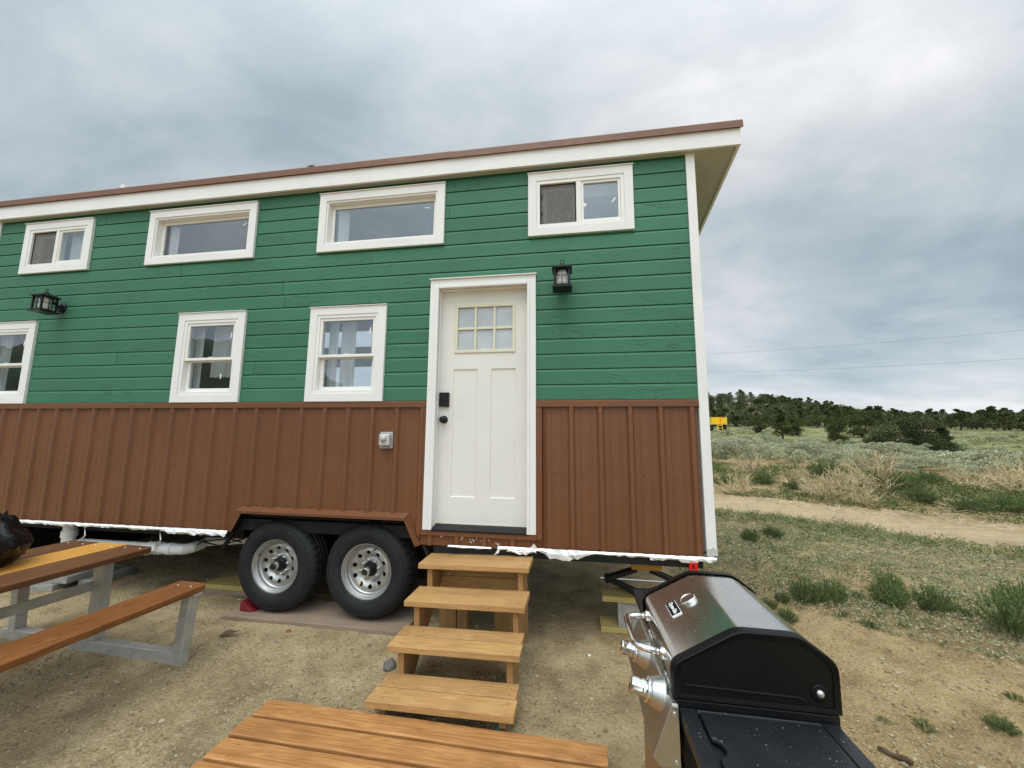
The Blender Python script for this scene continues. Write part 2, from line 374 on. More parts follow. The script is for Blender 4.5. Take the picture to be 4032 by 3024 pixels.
M_dry = leafmat('dry_straw_stems', [(0, (.36,.27,.15)), (.5, (.52,.42,.25)), (1, (.66,.57,.38))], .8, 0)
M_trunk = simple('tree_bark', (.085,.066,.050), .9, var=.4, vscale=10, bump=.5, bscale=30, spec=.15)
# light and sky settings
CLOUD_A, CLOUD_B = 1.05, .70
BLOBS = [((.38,.74,.56), 14, .26), ((.64,.58,.50), 10, -.06), ((-.683,.449,.576), 5, -.05), ((-.523,.573,.632), 220, -.16), ((-.40,.62,.66), 260, -.11), ((.58,.79,.23), 45, -.32), ((.80,.58,.22), 26, -.24), ((.658,.749,.04), 90, .55), ((-.028,.742,.669), 14, .10), ((.42,.90,.08), 90, .28)]
CLOUD_RAMP = [(0, (.27,.35,.39)), (.35, (.40,.48,.515)), (.6, (.565,.625,.65)), (.8, (.725,.74,.755)), (1, (.90,.90,.905))]
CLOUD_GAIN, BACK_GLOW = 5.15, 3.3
SUN_E, SUN_ANG, EXPO = .75, 40, .95
# ------------------------------------------------------------------ terrain
def sstep(a, b, x):
    t = np.clip((np.asarray(x, float)-a)/(b-a), 0, 1); return t*t*(3-2*t)
TT = [-1e4,2.3,3.2,4.1,5.0,7.4,9.3,10.4,12,14,24,35,50,70,100,140,220,400,1e4]
HH = [-1.62,-1.62,-1.55,-1.40,-1.36,-1.36,-1.33,-1.12,-.92,-.85,-.74,-.36,.20,.85,2.2,3.6,6,8,8]
def terr(x, y):
    x = np.asarray(x, float); y = np.asarray(y, float)
    t = .6*x+.8*(y+3.2); w = .8*x-.6*(y+3.2)
    h = np.interp(t, TT, HH)
    hill = sstep(80,138,t)*7.2*sstep(6,-44,w)-.8*sstep(-25,30,w)*sstep(45,75,t)
    pad = np.maximum(-1.618+.03*np.minimum(0, y+.3), -1.66)
    m = np.maximum(sstep(.9,1.9,x), sstep(3.2,6,y)*sstep(-30,1.0,x))
    m = np.where(y < -3.2, sstep(1.2,2.5,x), m)
    return pad*(1-m)+(h+hill)*m
def micro(x, y):
    t = .6*x+.8*(y+3.2)
    road = math.exp(-((t-8.4)/.8)**2)
    a = .012 if x < .9 and y < 3 else (.012+.020*min(1, max(0, (x-.9))))*(1-.6*road)
    far = min(1, max(0, (t-10)/15))
    n = mnoise.fractal(Vector((x*1.7, y*1.7, .3)), 1.0, 2.0, 4)*a
    n += mnoise.noise(Vector((x*7, y*7, 1.3)))*.006
    if t < 10: n += mnoise.noise(Vector((x*13, y*13, 6.3)))*.006*(1-.7*road)+abs(mnoise.noise(Vector((x*4.1, y*4.1, 3.3))))*.010*(1-.7*road)
    if x > 1.0 and t < 4.3: n += mnoise.fractal(Vector((x*6, y*6, 8.8)), 1.0, 2.0, 3)*.016*min(1, (x-1.0)*2)
    if t > 8.9 and x > 1: n += (mnoise.fractal(Vector((x*.55, y*.55, 7.3)), 1.0, 2.0, 3))*.10*min(1, (t-8.9)/2)
    if far > 0: n += mnoise.fractal(Vector((x*.06, y*.06, 3.3)), 1.0, 2.0, 3)*.35*far
    if 4.0 > t > 2.2 and x > 1.1:   # rills on the loose bank
        n += -abs(mnoise.noise(Vector(((.8*x-.6*y)*3.2, t*.7, 5.0))))*.03*min(1, (x-1.1))*(1 if t < 3.7 else (4-t)/.3)
    return n
def gz(x, y): return float(terr(x, y)) + micro(x, y)
def axis_pts(lo, hi, step, far_lo, far_hi, g=1.22):
    p = list(np.arange(lo, hi+1e-6, step)); s = step
    q = hi
    while q < far_hi: s = min(s*g, 60); q += s; p.append(q)
    s = step; q = lo; pre = []
    while q > far_lo: s = min(s*g, 60); q -= s; pre.append(q)
    return np.array(pre[::-1]+p)
gx = axis_pts(-6.5, 8.5, .065, -420, 620); gy = axis_pts(-3.6, 8.5, .065, -420, 620)
XX, YY = np.meshgrid(gx, gy)
ZZ = terr(XX, YY)
flat = [micro(float(a), float(b)) for a, b in zip(XX.ravel(), YY.ravel())]
ZZ = ZZ.ravel() + np.array(flat)
nx, ny = len(gx), len(gy)
V = np.stack([XX.ravel(), YY.ravel(), ZZ], 1)
ii = (np.arange(ny-1)[:, None]*nx + np.arange(nx-1)[None, :]).ravel()
F = np.stack([ii, ii+1, ii+nx+1, ii+nx], 1)
ground = mesh_obj('ground', V, F, M_soil, smooth=True); tag(ground, kind='structure')
# dirt road: a strip laid on the terrace, parallel to the slope
rv, rf = [], []; ws = np.arange(-40, 60, .35); K = 16
for i, w in enumerate(ws):
    n0 = 7.72+.16*mnoise.noise(Vector((w*.5, 0, 2)))+.07*mnoise.noise(Vector((w*2.2, 0, 5))); n1 = 9.30+.035*max(0, w+8)+.25*mnoise.noise(Vector((w*.4, 3, 2)))+.08*mnoise.noise(Vector((w*2.5, 9, 5)))
    for k in range(K+1):
        t = n0+(n1-n0)*k/K; x = .6*t+.8*w; y = .8*t-.6*w-3.2
        e = min(k, K-k)/K
        z = gz(x, y)+(.012 if 0 < k < K else -.02)-.022*(math.exp(-((k/K-.27)/.07)**2)+math.exp(-((k/K-.73)/.07)**2))+(.015 if 0<k<K else 0)
        rv.append((x, y, z))
for i in range(len(ws)-1):
    for k in range(K): a = i*(K+1)+k; rf.append((a, a+K+1, a+K+2, a+1))
tag(mesh_obj('dirt_road', rv, rf, M_road, smooth=True), kind='structure')
# wooded ridge far behind the photographer (the windows mirror it)
M_ridge = simple('far_wooded_ridge', (.085,.098,.062), .9, var=.5, vscale=.05, spec=.1)
hv, hf = [], []; A = np.linspace(R(150), R(285), 150)
for i, a in enumerate(A):
    deg = math.degrees(a)
    ht = 18+25*math.exp(-((deg-222)/17)**2)+7*mnoise.noise(Vector((deg*.09, 1, 1)))+2.6*mnoise.noise(Vector((deg*.55, 2, 1)))+1.8*mnoise.noise(Vector((deg*1.7, 5, 1)))
    ht *= 1-.55*float(sstep(228, 262, deg))
    for k, (d, q) in enumerate(((150, -.15), (165, .35), (190, .75), (215, 1.0), (250, .9), (330, -.1))):
        hv.append((d*math.cos(a), d*math.sin(a)-3, -1.7+ht*q+1.5*mnoise.noise(Vector((deg*.8, k*3.1, 4)))*(q > 0)))
for i in range(len(A)-1):
    for k in range(5): b_ = i*6+k; hf.append((b_, b_+6, b_+7, b_+1))
tag(mesh_obj('hills', hv, hf, M_ridge, smooth=True), kind='structure')

# ------------------------------------------------------------------ tiny house on wheels
HB = (-2.5, 1.25, -1.6)
house = thing('tiny_house', 'green and brown tiny house on a twin axle trailer with white trimmed windows', 'tiny house', HB)
def part(mb, name, mat, parent=None, **k): return mb.build(name, mat, parent or house, **k)
X0, X1, YB = -6.52, 1.035, 2.55
ZB, ZG, ZT = .277, .277, 2.43          # bottom of the green boards, top under the eave
CR = (X0+.07, .968)                     # boards run between the corner trims
WIN = dict(  # outer trim rectangle x0,x1,z0,z1 at the wall plane
    hung_a=(-3.882,-3.126,.272,1.162), hung_b=(-2.429,-1.667,.272,1.157),
    fix_b=(-2.417,-1.145,1.711,2.304), fix_a=(-4.393,-3.113,1.709,2.297),
    sl_a=(-6.057,-5.129,1.711,2.293), sl_b=(-.370,.533,1.717,2.305), hung_c=(-6.441,-5.684,.272,1.155))
DOOR = (-1.2505,-.3023,-.800,1.363)
TW = .074
def inner(r): return (r[0]+TW, r[1]-TW, r[2]+TW, r[3]-TW)
OPEN = [inner(WIN[k]) for k in WIN] + [(-1.17, -.372, -.80, 1.285)]
# green lap siding: every board a run of cells, cut round the openings
sid = MB(); pitch = .1297
prof = [(0.0, .004), (.0005, -.010), (.106, -.0105), (.122, -.004), (pitch, .004)]
def yprof(h): return float(np.interp(h, [p[0] for p in prof], [p[1] for p in prof]))
joints = {3: [-4.6], 5: [-.75], 7: [-2.73], 8: [-2.76], 10: [-3.95], 11: [-3.97], 15: [-.33, -5.0], 2: [-3.0], 13: [-1.1]}
nb = 17
for b_ in range(nb):
    z0 = ZB+b_*pitch
    zs = sorted(set([z0+p[0] for p in prof] + [e for o in OPEN for e in (o[2], o[3]) if z0 < e < z0+pitch]))
    js = sorted(joints.get(b_, []))
    segs = []; last = CR[0]
    for j in js: segs.append((last, j-.0018)); last = j+.0018
    segs.append((last, CR[1]))
    for (sa, sb) in segs:
        xs = sorted(set([sa, sb] + [e for o in OPEN for e in (o[0], o[1]) if sa < e < sb] + list(np.arange(math.ceil(sa), sb, 1.0))))
        vid = {}; vs = []; fs = []
        def vx(x, z):
            k_ = (round(x, 5), round(z, 5))
            if k_ not in vid: vid[k_] = len(vs); vs.append((x, yprof(z-z0), z))
            return vid[k_]
        for xa, xb in zip(xs[:-1], xs[1:]):
            for za, zb in zip(zs[:-1], zs[1:]):
                xm, zm = (xa+xb)/2, (za+zb)/2
                if any(o[0] < xm < o[1] and o[2] < zm < o[3] for o in OPEN): continue
                fs.append((vx(xa, za), vx(xb, za), vx(xb, zb), vx(xa, zb)))
        sid.add(vs, fs)
wall = sid.build('siding', M_green, house)
nm_ = MB(); nm_.lathe([(.0042, 0), (.0036, .0015), (.0, .002)], (0, 0, 0), (0,-1,0), 7); n0 = None; rr = random.Random(31)
M_nail = simple('painted_nail_head', (.020,.075,.042), .5)
for b_ in range(nb):
    for x in (.945, .60+rr.uniform(-.05, .05), -.45+rr.uniform(-.04, .04), -1.45+rr.uniform(-.2, .2), -2.9+rr.uniform(-.1, .1)):
        z = ZB+b_*pitch+.090+rr.uniform(-.012, .008)
        if any(o[0]-TW-.03 < x < o[1]+TW+.03 and o[2]-TW-.03 < z < o[3]+TW+.03 for o in OPEN): continue
        if n0 is None: n0 = nm_.build('nail_head', M_nail, house, origin=(0,0,0)); o_ = n0
        else: o_ = n0.copy(); COL.objects.link(o_); o_.parent = house
        o_.location = (x-HB[0], -.0105-HB[1], z-HB[2])
# backing behind the boards, with the same openings, and the other three walls
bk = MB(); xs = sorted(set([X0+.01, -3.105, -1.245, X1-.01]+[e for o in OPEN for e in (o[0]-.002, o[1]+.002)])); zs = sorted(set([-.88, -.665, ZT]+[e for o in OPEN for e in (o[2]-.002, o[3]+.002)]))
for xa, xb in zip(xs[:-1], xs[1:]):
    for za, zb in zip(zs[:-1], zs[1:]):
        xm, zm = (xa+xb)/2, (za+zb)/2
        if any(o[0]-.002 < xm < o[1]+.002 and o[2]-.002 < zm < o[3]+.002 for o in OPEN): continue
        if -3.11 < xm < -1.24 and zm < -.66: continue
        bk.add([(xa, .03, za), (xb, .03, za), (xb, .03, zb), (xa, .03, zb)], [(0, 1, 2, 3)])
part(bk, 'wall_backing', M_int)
for xa, xb in ((X1-.05, X1-.006), (X0+.006, X0+.05)):
    ew = MB(); ew.prism([(.012, -.88), (YB, -.88), (YB, 1.87), (.012, 2.352)], 'x', xa, xb); part(ew, 'end_wall', M_green)
RW = [(-6.1,-5.3,.35,1.1), (-4.0,-3.0,.35,1.1), (-2.5,-1.6,.35,1.1), (-.4,.5,.5,1.1), (-4.3,-3.2,1.35,1.7), (-2.3,-1.2,1.35,1.7)]
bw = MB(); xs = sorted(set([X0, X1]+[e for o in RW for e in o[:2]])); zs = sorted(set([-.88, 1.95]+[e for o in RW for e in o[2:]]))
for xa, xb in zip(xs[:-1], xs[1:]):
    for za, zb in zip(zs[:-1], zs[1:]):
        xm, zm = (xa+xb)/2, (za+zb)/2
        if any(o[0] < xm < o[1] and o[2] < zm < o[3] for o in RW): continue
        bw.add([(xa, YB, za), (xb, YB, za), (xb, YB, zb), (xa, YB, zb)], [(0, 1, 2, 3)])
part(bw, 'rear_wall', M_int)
fl = MB(); fl.box(X0+.01, X1-.01, .06, YB-.06, -.90, -.80); part(fl, 'floor', M_blackmatte)
# inside: a back partition and ceiling so the rooms read dark but real
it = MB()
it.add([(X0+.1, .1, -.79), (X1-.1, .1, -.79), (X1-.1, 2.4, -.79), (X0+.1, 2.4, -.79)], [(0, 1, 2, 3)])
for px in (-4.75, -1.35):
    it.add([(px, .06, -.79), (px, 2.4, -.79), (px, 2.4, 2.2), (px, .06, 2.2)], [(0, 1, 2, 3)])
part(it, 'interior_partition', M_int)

# brown corrugated skirt panels
P = .2325
def rib_x(x_from, x_to, phase):
    pts = {x_from: 0.0, x_to: 0.0}
    k0 = math.floor((x_from-phase)/P)-1
    for k in range(k0, k0+int((x_to-x_from)/P)+4):
        c = phase+k*P
        for dx, y in ((-.030, 0), (-.014, -.023), (.014, -.023), (.030, 0), (.069, 0), (.073, -.0036), (.083, -.0036), (.089, 0), (.143, 0), (.149, -.0036), (.159, -.0036), (.165, 0)):
            x = c+dx
            if x_from < x < x_to: pts[x] = y
    return pts
def ribbed(mb, xa, xb, phase, zb, zt, extra=()):
    pts = rib_x(xa, xb, phase); base = sorted(pts)
    for e in extra:
        if xa < e < xb: pts[e] = float(np.interp(e, base, [pts[q] for q in base]))
    xs = sorted(pts); vs = []; fs = []
    for x in xs:
        vs += [(x, pts[x]-.004, zb(x)), (x, pts[x]-.004, zt)]
    for i in range(len(xs)-1): fs.append((2*i, 2*i+2, 2*i+3, 2*i+1))
    mb.add(vs, fs)
def zskirt(x): return float(np.interp(x, [-7, -3.082, -2.974, -1.389, -1.262, 2], [-.905, -.905, -.690, -.680, -.905, -.905]))
sk = MB(); ribbed(sk, CR[0], -1.275, -1.524, zskirt, .222, (-3.082, -2.974, -1.389)); part(sk, 'skirt_panel', M_brown)
sk = MB(); ribbed(sk, -.252, .952, -.0145, lambda x: -.905, .222); part(sk, 'skirt_panel', M_brown)
sk = MB(); ribbed(sk, -1.275, -.252, -1.19, lambda x: -.925, -.836); part(sk, 'skirt_panel', M_brown)
bt = MB()
for xa, xb in ((CR[0], -1.2515), (-.3015, .966)):
    bt.prism([(.0, .277), (-.022, .270), (-.030, .264), (-.030, .2185), (-.024, .2185), (-.024, .255), (0, .262)], 'x', xa, xb)
part(bt, 'belt_flashing', M_brown)
jt = MB(); jt.box(-1.277, -1.2515, -.024, .01, -.842, .2165); jt.box(-.3012, -.254, -.022, .01, -.842, .2165); jt.box(-1.2505, -.3022, -.030, .01, -.842, -.805)
part(jt, 'door_flashing', M_brown, bev=.002)
sm_ = MB(); sm_.lathe([(.0075, 0), (.0075, .004), (.004, .007)], (0, 0, 0), (0,-1,0), 8)
s0 = None
def screw(x, z):
    global s0
    if s0 is None: s0 = sm_.build('panel_screw', M_brown, house, origin=(0,0,0)); o = s0
    else: o = s0.copy(); COL.objects.link(o); o.parent = house
    o.location = (x-HB[0], -.004-HB[1], z-HB[2])
for zr, xs_ in ((-.314, list(np.arange(-5.9, -1.35, P))+list(np.arange(-.20, .95, P))), (-.885, list(np.arange(-5.9, -3.15, P))+list(np.arange(-.22, .95, P/2)))):
    for x in xs_: screw(x+.046, zr+random.uniform(-.004, .004))
for x in np.arange(-2.9, -1.4, P/2): screw(x, -.66)
# trim
cm = MB(); cm.box(.969, 1.040, -.022, .05, -.868, 2.365); part(cm, 'corner_trim', M_whitez, bev=.002)
cm = MB(); cm.box(X0, X0+.07, -.022, .05, -.868, 2.362); part(cm, 'corner_trim', M_whitez, bev=.002)
cs = MB(); cs.prism([(1.044, -.868), (1.044, -.832), (1.03, -.842), (1.015, -.828), (.99, -.846), (.978, -.838), (.965, -.868), (.969, -.90), (1.044, -.885)], 'y', -.026, -.0225)
part(cs, 'torn_corner_tape', M_clear)
# roof
SL = .19
def rp(y, z0): return z0-SL*(y+.08)
fa = MB(); fa.box(X0-.2, 1.386, -.082, -.058, 2.355, 2.503); part(fa, 'fascia', M_white, bev=.002)
rk = MB(); rk.prism([(-.0575, rp(-.0575, 2.357)), (2.78, rp(2.78, 2.357)), (2.78, rp(2.78, 2.503)), (-.0575, rp(-.0575, 2.503))], 'x', 1.362, 1.385)
part(rk, 'rake_board', M_white)
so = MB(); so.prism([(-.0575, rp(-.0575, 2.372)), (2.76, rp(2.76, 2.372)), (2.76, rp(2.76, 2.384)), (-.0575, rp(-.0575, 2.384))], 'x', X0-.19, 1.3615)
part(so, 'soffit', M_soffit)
rf_ = MB(); rf_.prism([(-.084, rp(-.084, 2.505)), (2.8, rp(2.8, 2.505)), (2.8, rp(2.8, 2.552)), (-.084, rp(-.084, 2.552))], 'x', X0-.21, 1.392)
roof = part(rf_, 'roof', M_brown)
for xa, xb, dz in ((X0-.22, -1.0595, 0), (-1.0595, 1.402, -.004)):
    dr = MB(); dr.prism([(-.085, 2.5035+dz), (-.103, 2.4985+dz), (-.099, 2.560+dz), (-.088, 2.5735+dz), (.10, 2.537+dz), (.10, 2.533+dz), (-.0855, 2.5655+dz)], 'x', xa, xb)
    dr.build('drip_edge', M_brown, roof)
vp = MB(); vp.tube([(-5.73, .6, 2.42), (-5.73, .6, 3.16)], .042, 16); vp.build('vent_pipe', M_pvc, roof)
rg = MB(); rg.tube([(-2.53+.055*math.cos(a)*1.0, -.045, 2.575+.042*math.sin(a)) for a in np.linspace(0, math.pi, 12)], .010, 8); rg.build('lifting_ring', M_brown, roof)

# windows --------------------------------------------------------
def frame_mb(r, w, y0, y1, mb=None):
    mb = mb or MB(); x0, x1, z0, z1 = r
    o = [(x0, z0), (x1, z0), (x1, z1), (x0, z1)]; i_ = [(x0+w, z0+w), (x1-w, z0+w), (x1-w, z1-w), (x0+w, z1-w)]
    vs = [(x, y0, z) for x, z in o]+[(x, y0, z) for x, z in i_]+[(x, y1, z) for x, z in o]+[(x, y1, z) for x, z in i_]; fs = []
    for k in range(4):
        j = (k+1) % 4; fs += [(k, j, 4+j, 4+k), (4+k, 4+j, 12+j, 12+k), (8+k, 12+k, 12+j, 8+j), (k, 8+k, 8+j, j)]
    return mb.add(vs, fs)
def shrink(r, d): return (r[0]+d, r[1]-d, r[2]+d, r[3]-d)
def curtain(mb, xa, xb, y, z0, z1, amp=.012, per=.055, seed=0):
    n = int((xb-xa)/.008)+2; vs = []; fs = []
    for i in range(n):
        x = xa+(xb-xa)*i/(n-1); yy = y+amp*math.sin(2*math.pi*x/per+seed)+amp*.6*math.sin(2*math.pi*x/(per*2.7)+seed*2)
        vs += [(x, yy, z0), (x, yy, z1)]
    for i in range(n-1): fs.append((2*i, 2*i+2, 2*i+3, 2*i+1))
    mb.add(vs, fs)
def tick(par, x, z, y, ang, L=.05):
    c, s_ = math.cos(ang), math.sin(ang); h = .006
    q = [(-L/2, -h), (L/2, -h), (L/2, h), (-L/2, h)]
    m = MB(); m.prism([(x+a*c-b*s_, z+a*s_+b*c) for a, b in q], 'y', y-.0015, y-.0002); m.build('sticker', M_vinyl, par)
def window(key):
    o = WIN[key]; x0, x1, z0, z1 = o
    w = frame_mb(o, TW, -.034, .006).build('window', M_white, house, bev=.002)
    t = MB(); t.box(x0-.006, x1+.006, -.045, .006, z1+.0005, z1+.006); t.build('drip_cap', M_vinyl, w)
    r = inner(o)
    if key.startswith('fix'):
        frame_mb(r, .018, -.024, .055).build('frame', M_vinyl, w, bev=.002)
        r2 = shrink(r, .0185); frame_mb(r2, .034, .032, .054).build('sash', M_vinyl, w, bev=.003)
        g = shrink(r2, .034); m = MB(); m.box(g[0], g[1], .041, .045, g[2], g[3]); m.build('pane', M_glass, w)
        tick(w, g[1]-.07, g[3]-.06, .041, R(35 if key == 'fix_a' else -5), .05)
        c = MB(); curtain(c, g[0]+.0, g[0]+.12, .09, g[2]-.02, g[3]+.02); c.build('curtain', M_curt, w)
    elif key.startswith('sl'):
        frame_mb(r, .030, -.028, .05).build('frame', M_vinyl, w, bev=.002)
        q = shrink(r, .0303); xm = (q[0]+q[1])/2-.01
        m = MB(); m.box(xm-.02, xm+.022, -.026, .045, q[2], q[3]); m.build('mullion', M_vinyl, w, bev=.002)
        s1 = (xm+.0225, q[1], q[2], q[3]); frame_mb(s1, .022, -.018, .02).build('sash', M_vinyl, w, bev=.002)
        g = shrink(s1, .022); m = MB(); m.box(g[0], g[1], -.004, 0, g[2], g[3]); m.build('pane', M_glass, w)
        s0 = (q[0], xm-.0205, q[2], q[3]); s0b = shrink(s0, .002); frame_mb((s0[0]+.03, s0[1], s0[2]+.01, s0[3]-.02), .026, .022, .046).build('inner_sash', M_vinyl, w, bev=.002)
        sc2 = MB(); sc2.box(s0[0]+.004, s0[1]-.004, -.006, -.0055, s0[2]+.004, s0[3]-.004); sc2.build('insect_screen', M_screen, w)
        frame_mb(s0b, .008, -.010, -.002).build('screen_frame', M_blackmatte, w)
        if key == 'sl_b':
            for zz_ in (.30, .72):
                m = MB(); zc = s0[2]+(s0[3]-s0[2])*zz_; m.box(s0[0]+.003, s0[0]+.02, -.016, -.0105, zc-.018, zc+.018); m.build('screen_tab', M_blackmatte, w, bev=.002)
            m = MB(); m.lathe([(.022, 0), (.018, .006), (.0, .008)], (g[0]+.006, -.0045, (g[2]+g[3])/2-.03), (0,-1,0), 14); m.build('latch', M_vinyl, w)
            tick(w, g[1]-.035, g[3]-.17, -.0042, R(55), .05)
        c = MB(); curtain(c, g[0]+.02, g[1]-.0, .075, g[2]-.02, g[3]+.02, .008, .06)
        if key == 'sl_a': c.build('curtain', M_curt, w)
        else:
            c = MB(); c.box(g[0]-.02, g[1]+.03, .10, .115, g[3]-.05, g[3]+.05); c.build('curtain_valance', M_curt, w)
    else:
        frame_mb(r, .030, -.028, .06).build('frame', M_vinyl, w, bev=.002)
        q = shrink(r, .0303); zm = q[2]+(q[3]-q[2])*.47
        up = (q[0], q[1], zm-.012, q[3]); frame_mb(up, .026, -.020, .012).build('upper_sash', M_vinyl, w, bev=.002)
        g = shrink(up, .026); m = MB(); m.box(g[0], g[1], -.006, -.002, g[2], g[3]); m.build('pane', M_glass, w)
        lo = (q[0], q[1], q[2], zm+.012); frame_mb(lo, .036, .016, .046).build('lower_sash', M_vinyl, w, bev=.002)
        g2 = shrink(lo, .036); m = MB(); m.box(g2[0], g2[1], .028, .032, g2[2], g2[3]); m.build('pane', M_glass, w)
        m = MB(); xm = (q[0]+q[1])/2; m.prism([(xm-.03, zm+.014), (xm+.03, zm+.014), (xm+.018, zm+.026), (xm-.018, zm+.026)], 'y', -.003, .02); m.build('latch', M_vinyl, w)
        tick(w, g[1]-.03, g[3]-.10, -.0062, R(85), .055)
        if key == 'hung_a': tick(w, g2[1]-.13, g2[3]-.14, .0278, R(95), .05)
        c = MB(); wd = (g[1]-g[0])
        if key == 'hung_a': curtain(c, g[0]-.12, g[0]+wd*.12, .085, q[2], q[3], .010, .05); curtain(c, g[0]+wd*.26, g[1]-wd*.05, .12, q[2]+.16, q[3], .010, .07)
        elif key == 'hung_b': curtain(c, g[0], g[0]+wd*.20, .085, q[2], q[3], .010, .05); curtain(c, g[0]+wd*.24, g[0]+wd*.52, .11, q[2], q[3], .010, .06)
        else: curtain(c, g[0]-.1, g[0]+wd*.25, .085, q[2], q[3])
        c.build('curtain', M_curt, w)
    return w
for k in WIN: window(k)
for o in RW: frame_mb(shrink(o, -.05), .09, YB-.03, YB+.02).build('rear_window', M_vinyl, house)

# door -----------------------------------------------------------
x0, x1, z0, z1 = DOOR
dt = MB(); jx0, jx1, jz = -1.172, -.374, 1.283
dt.box(x0, jx0, -.036, .006, z0, z1); dt.box(jx1, x1, -.036, .006, z0, z1); dt.box(jx0+.0004, jx1-.0004, -.036, .006, jz, z1)
dt.box(x0+.052, jx0+.002, -.044, -.036, z0+.002, z1-.052); dt.box(jx1-.002, x1-.052, -.044, -.036, z0+.002, z1-.052); dt.box(jx0+.0025, jx1-.0025, -.044, -.036, jz-.001, z1-.052)
dt.box(jx0-.001, jx0+.006, .006, .12, z0, jz); dt.box(jx1-.006, jx1+.001, .006, .12, z0, jz); dt.box(jx0, jx1, .006, .12, jz-.008, jz)
dcap = MB(); dcap.box(x0-.008, x1+.008, -.052, .006, z1+.0005, z1+.008)
door = dt.build('door', M_whitez, house, bev=.003)
dcap.build('drip_cap', M_vinyl, door)
q = 3.262/3.2                       # the slab sits in the depth of the jamb
def D(v): return v*q
sl = MB(); sx0, sx1, sz0, sz1 = jx0+.0065, jx1-.0065, -.762, jz-.0085; yf = .062
lx0, lx1, lz0, lz1 = D(-1.022)+.016, D(-.481)-.016, D(.692)+.016, D(1.129)-.016
pa = (D(-1.025), D(-.811), D(-.532), D(.550)); pb = (D(-.6915), D(-.478), D(-.532), D(.550))
xs = sorted({sx0, sx1, lx0, lx1, pa[0], pa[1], pb[0], pb[1]}); zs = sorted({sz0, sz1, lz0, lz1, pa[2], pa[3]})
vid = {}; vs = []; fs = []
def dv(x, z):
    k_ = (round(x, 5), round(z, 5))
    if k_ not in vid: vid[k_] = len(vs); vs.append((x, yf, z))
    return vid[k_]
for xa, xb in zip(xs[:-1], xs[1:]):
    for za, zb in zip(zs[:-1], zs[1:]):
        xm, zm = (xa+xb)/2, (za+zb)/2
        if lx0 < xm < lx1 and lz0 < zm < lz1: continue
        if any(p[0] < xm < p[1] and p[2] < zm < p[3] for p in (pa, pb)): continue
        fs.append((dv(xa, za), dv(xb, za), dv(xb, zb), dv(xa, zb)))
sl.add(vs, fs)
for p in (pa, pb):
    d = .009; a = [(p[0], yf, p[2]), (p[1], yf, p[2]), (p[1], yf, p[3]), (p[0], yf, p[3])]; b_ = [(p[0]+d*.5, yf+d, p[2]+d*.5), (p[1]-d*.5, yf+d, p[2]+d*.5), (p[1]-d*.5, yf+d, p[3]-d*.5), (p[0]+d*.5, yf+d, p[3]-d*.5)]
    sl.add(a+b_, [(0, 1, 5, 4), (1, 2, 6, 5), (2, 3, 7, 6), (3, 0, 4, 7), (4, 5, 6, 7)])
sl.add([(sx0, yf, sz0), (sx1, yf, sz0), (sx1, yf+.04, sz0), (sx0, yf+.04, sz0)], [(0, 1, 2, 3)])
sl.build('door_slab', M_door, door)
lf = frame_mb((lx0-.016, lx1+.016, lz0-.016, lz1+.016), .028, yf-.010, yf+.008)
for i in (1, 2):
    xm = lx0+(lx1-lx0)*i/3; lf.box(xm-.011, xm+.011, yf-.006, yf+.008, lz0+.0125, lz1-.0125)
zm = (lz0+lz1)/2
for i in range(3):
    xa = lx0+(lx1-lx0)*i/3+(.0125 if i == 0 else .0115); xb = lx0+(lx1-lx0)*(i+1)/3-(.0125 if i == 2 else .0115); lf.box(xa, xb, yf-.0055, yf+.0075, zm-.011, zm+.011)
lite = lf.build('lite_frame', M_cream, door, bev=.004)
pg = MB(); pg.box(lx0, lx1, yf+.0085, yf+.014, lz0, lz1); pg.build('lite_pane', M_fros, door)
lk = MB(); lk.box(D(-1.138), D(-1.056), yf-.028, yf, D(.222), D(.345)); lk.box(D(-1.128), D(-1.066), yf-.031, yf-.0282, D(.272), D(.338))
lk.build('keypad_lock', M_black, door, bev=.006)
kn = MB(); kn.lathe([(.033, 0), (.034, .006), (.028, .012), (.013, .018), (.013, .034), (.026, .040), (.029, .052), (.024, .063), (.012, .067), (.008, .0675)], (D(-1.098), yf, D(.112)), (0,-1,0), 26)
kn.build('door_knob', M_black, door, smooth=True)
th = MB(); th.prism([(-.040, -.805), (-.040, -.790), (.03, -.770), (.061, -.766), (.12, -.766), (.12, -.805)], 'x', jx0+.0003, jx1-.0003); th.build('threshold', M_black, door, bev=.003)
bs = MB(); bs.box(sx0, sx1, yf-.003, yf+.02, -.7655, -.757); bs.build('door_sweep', M_cream, door)

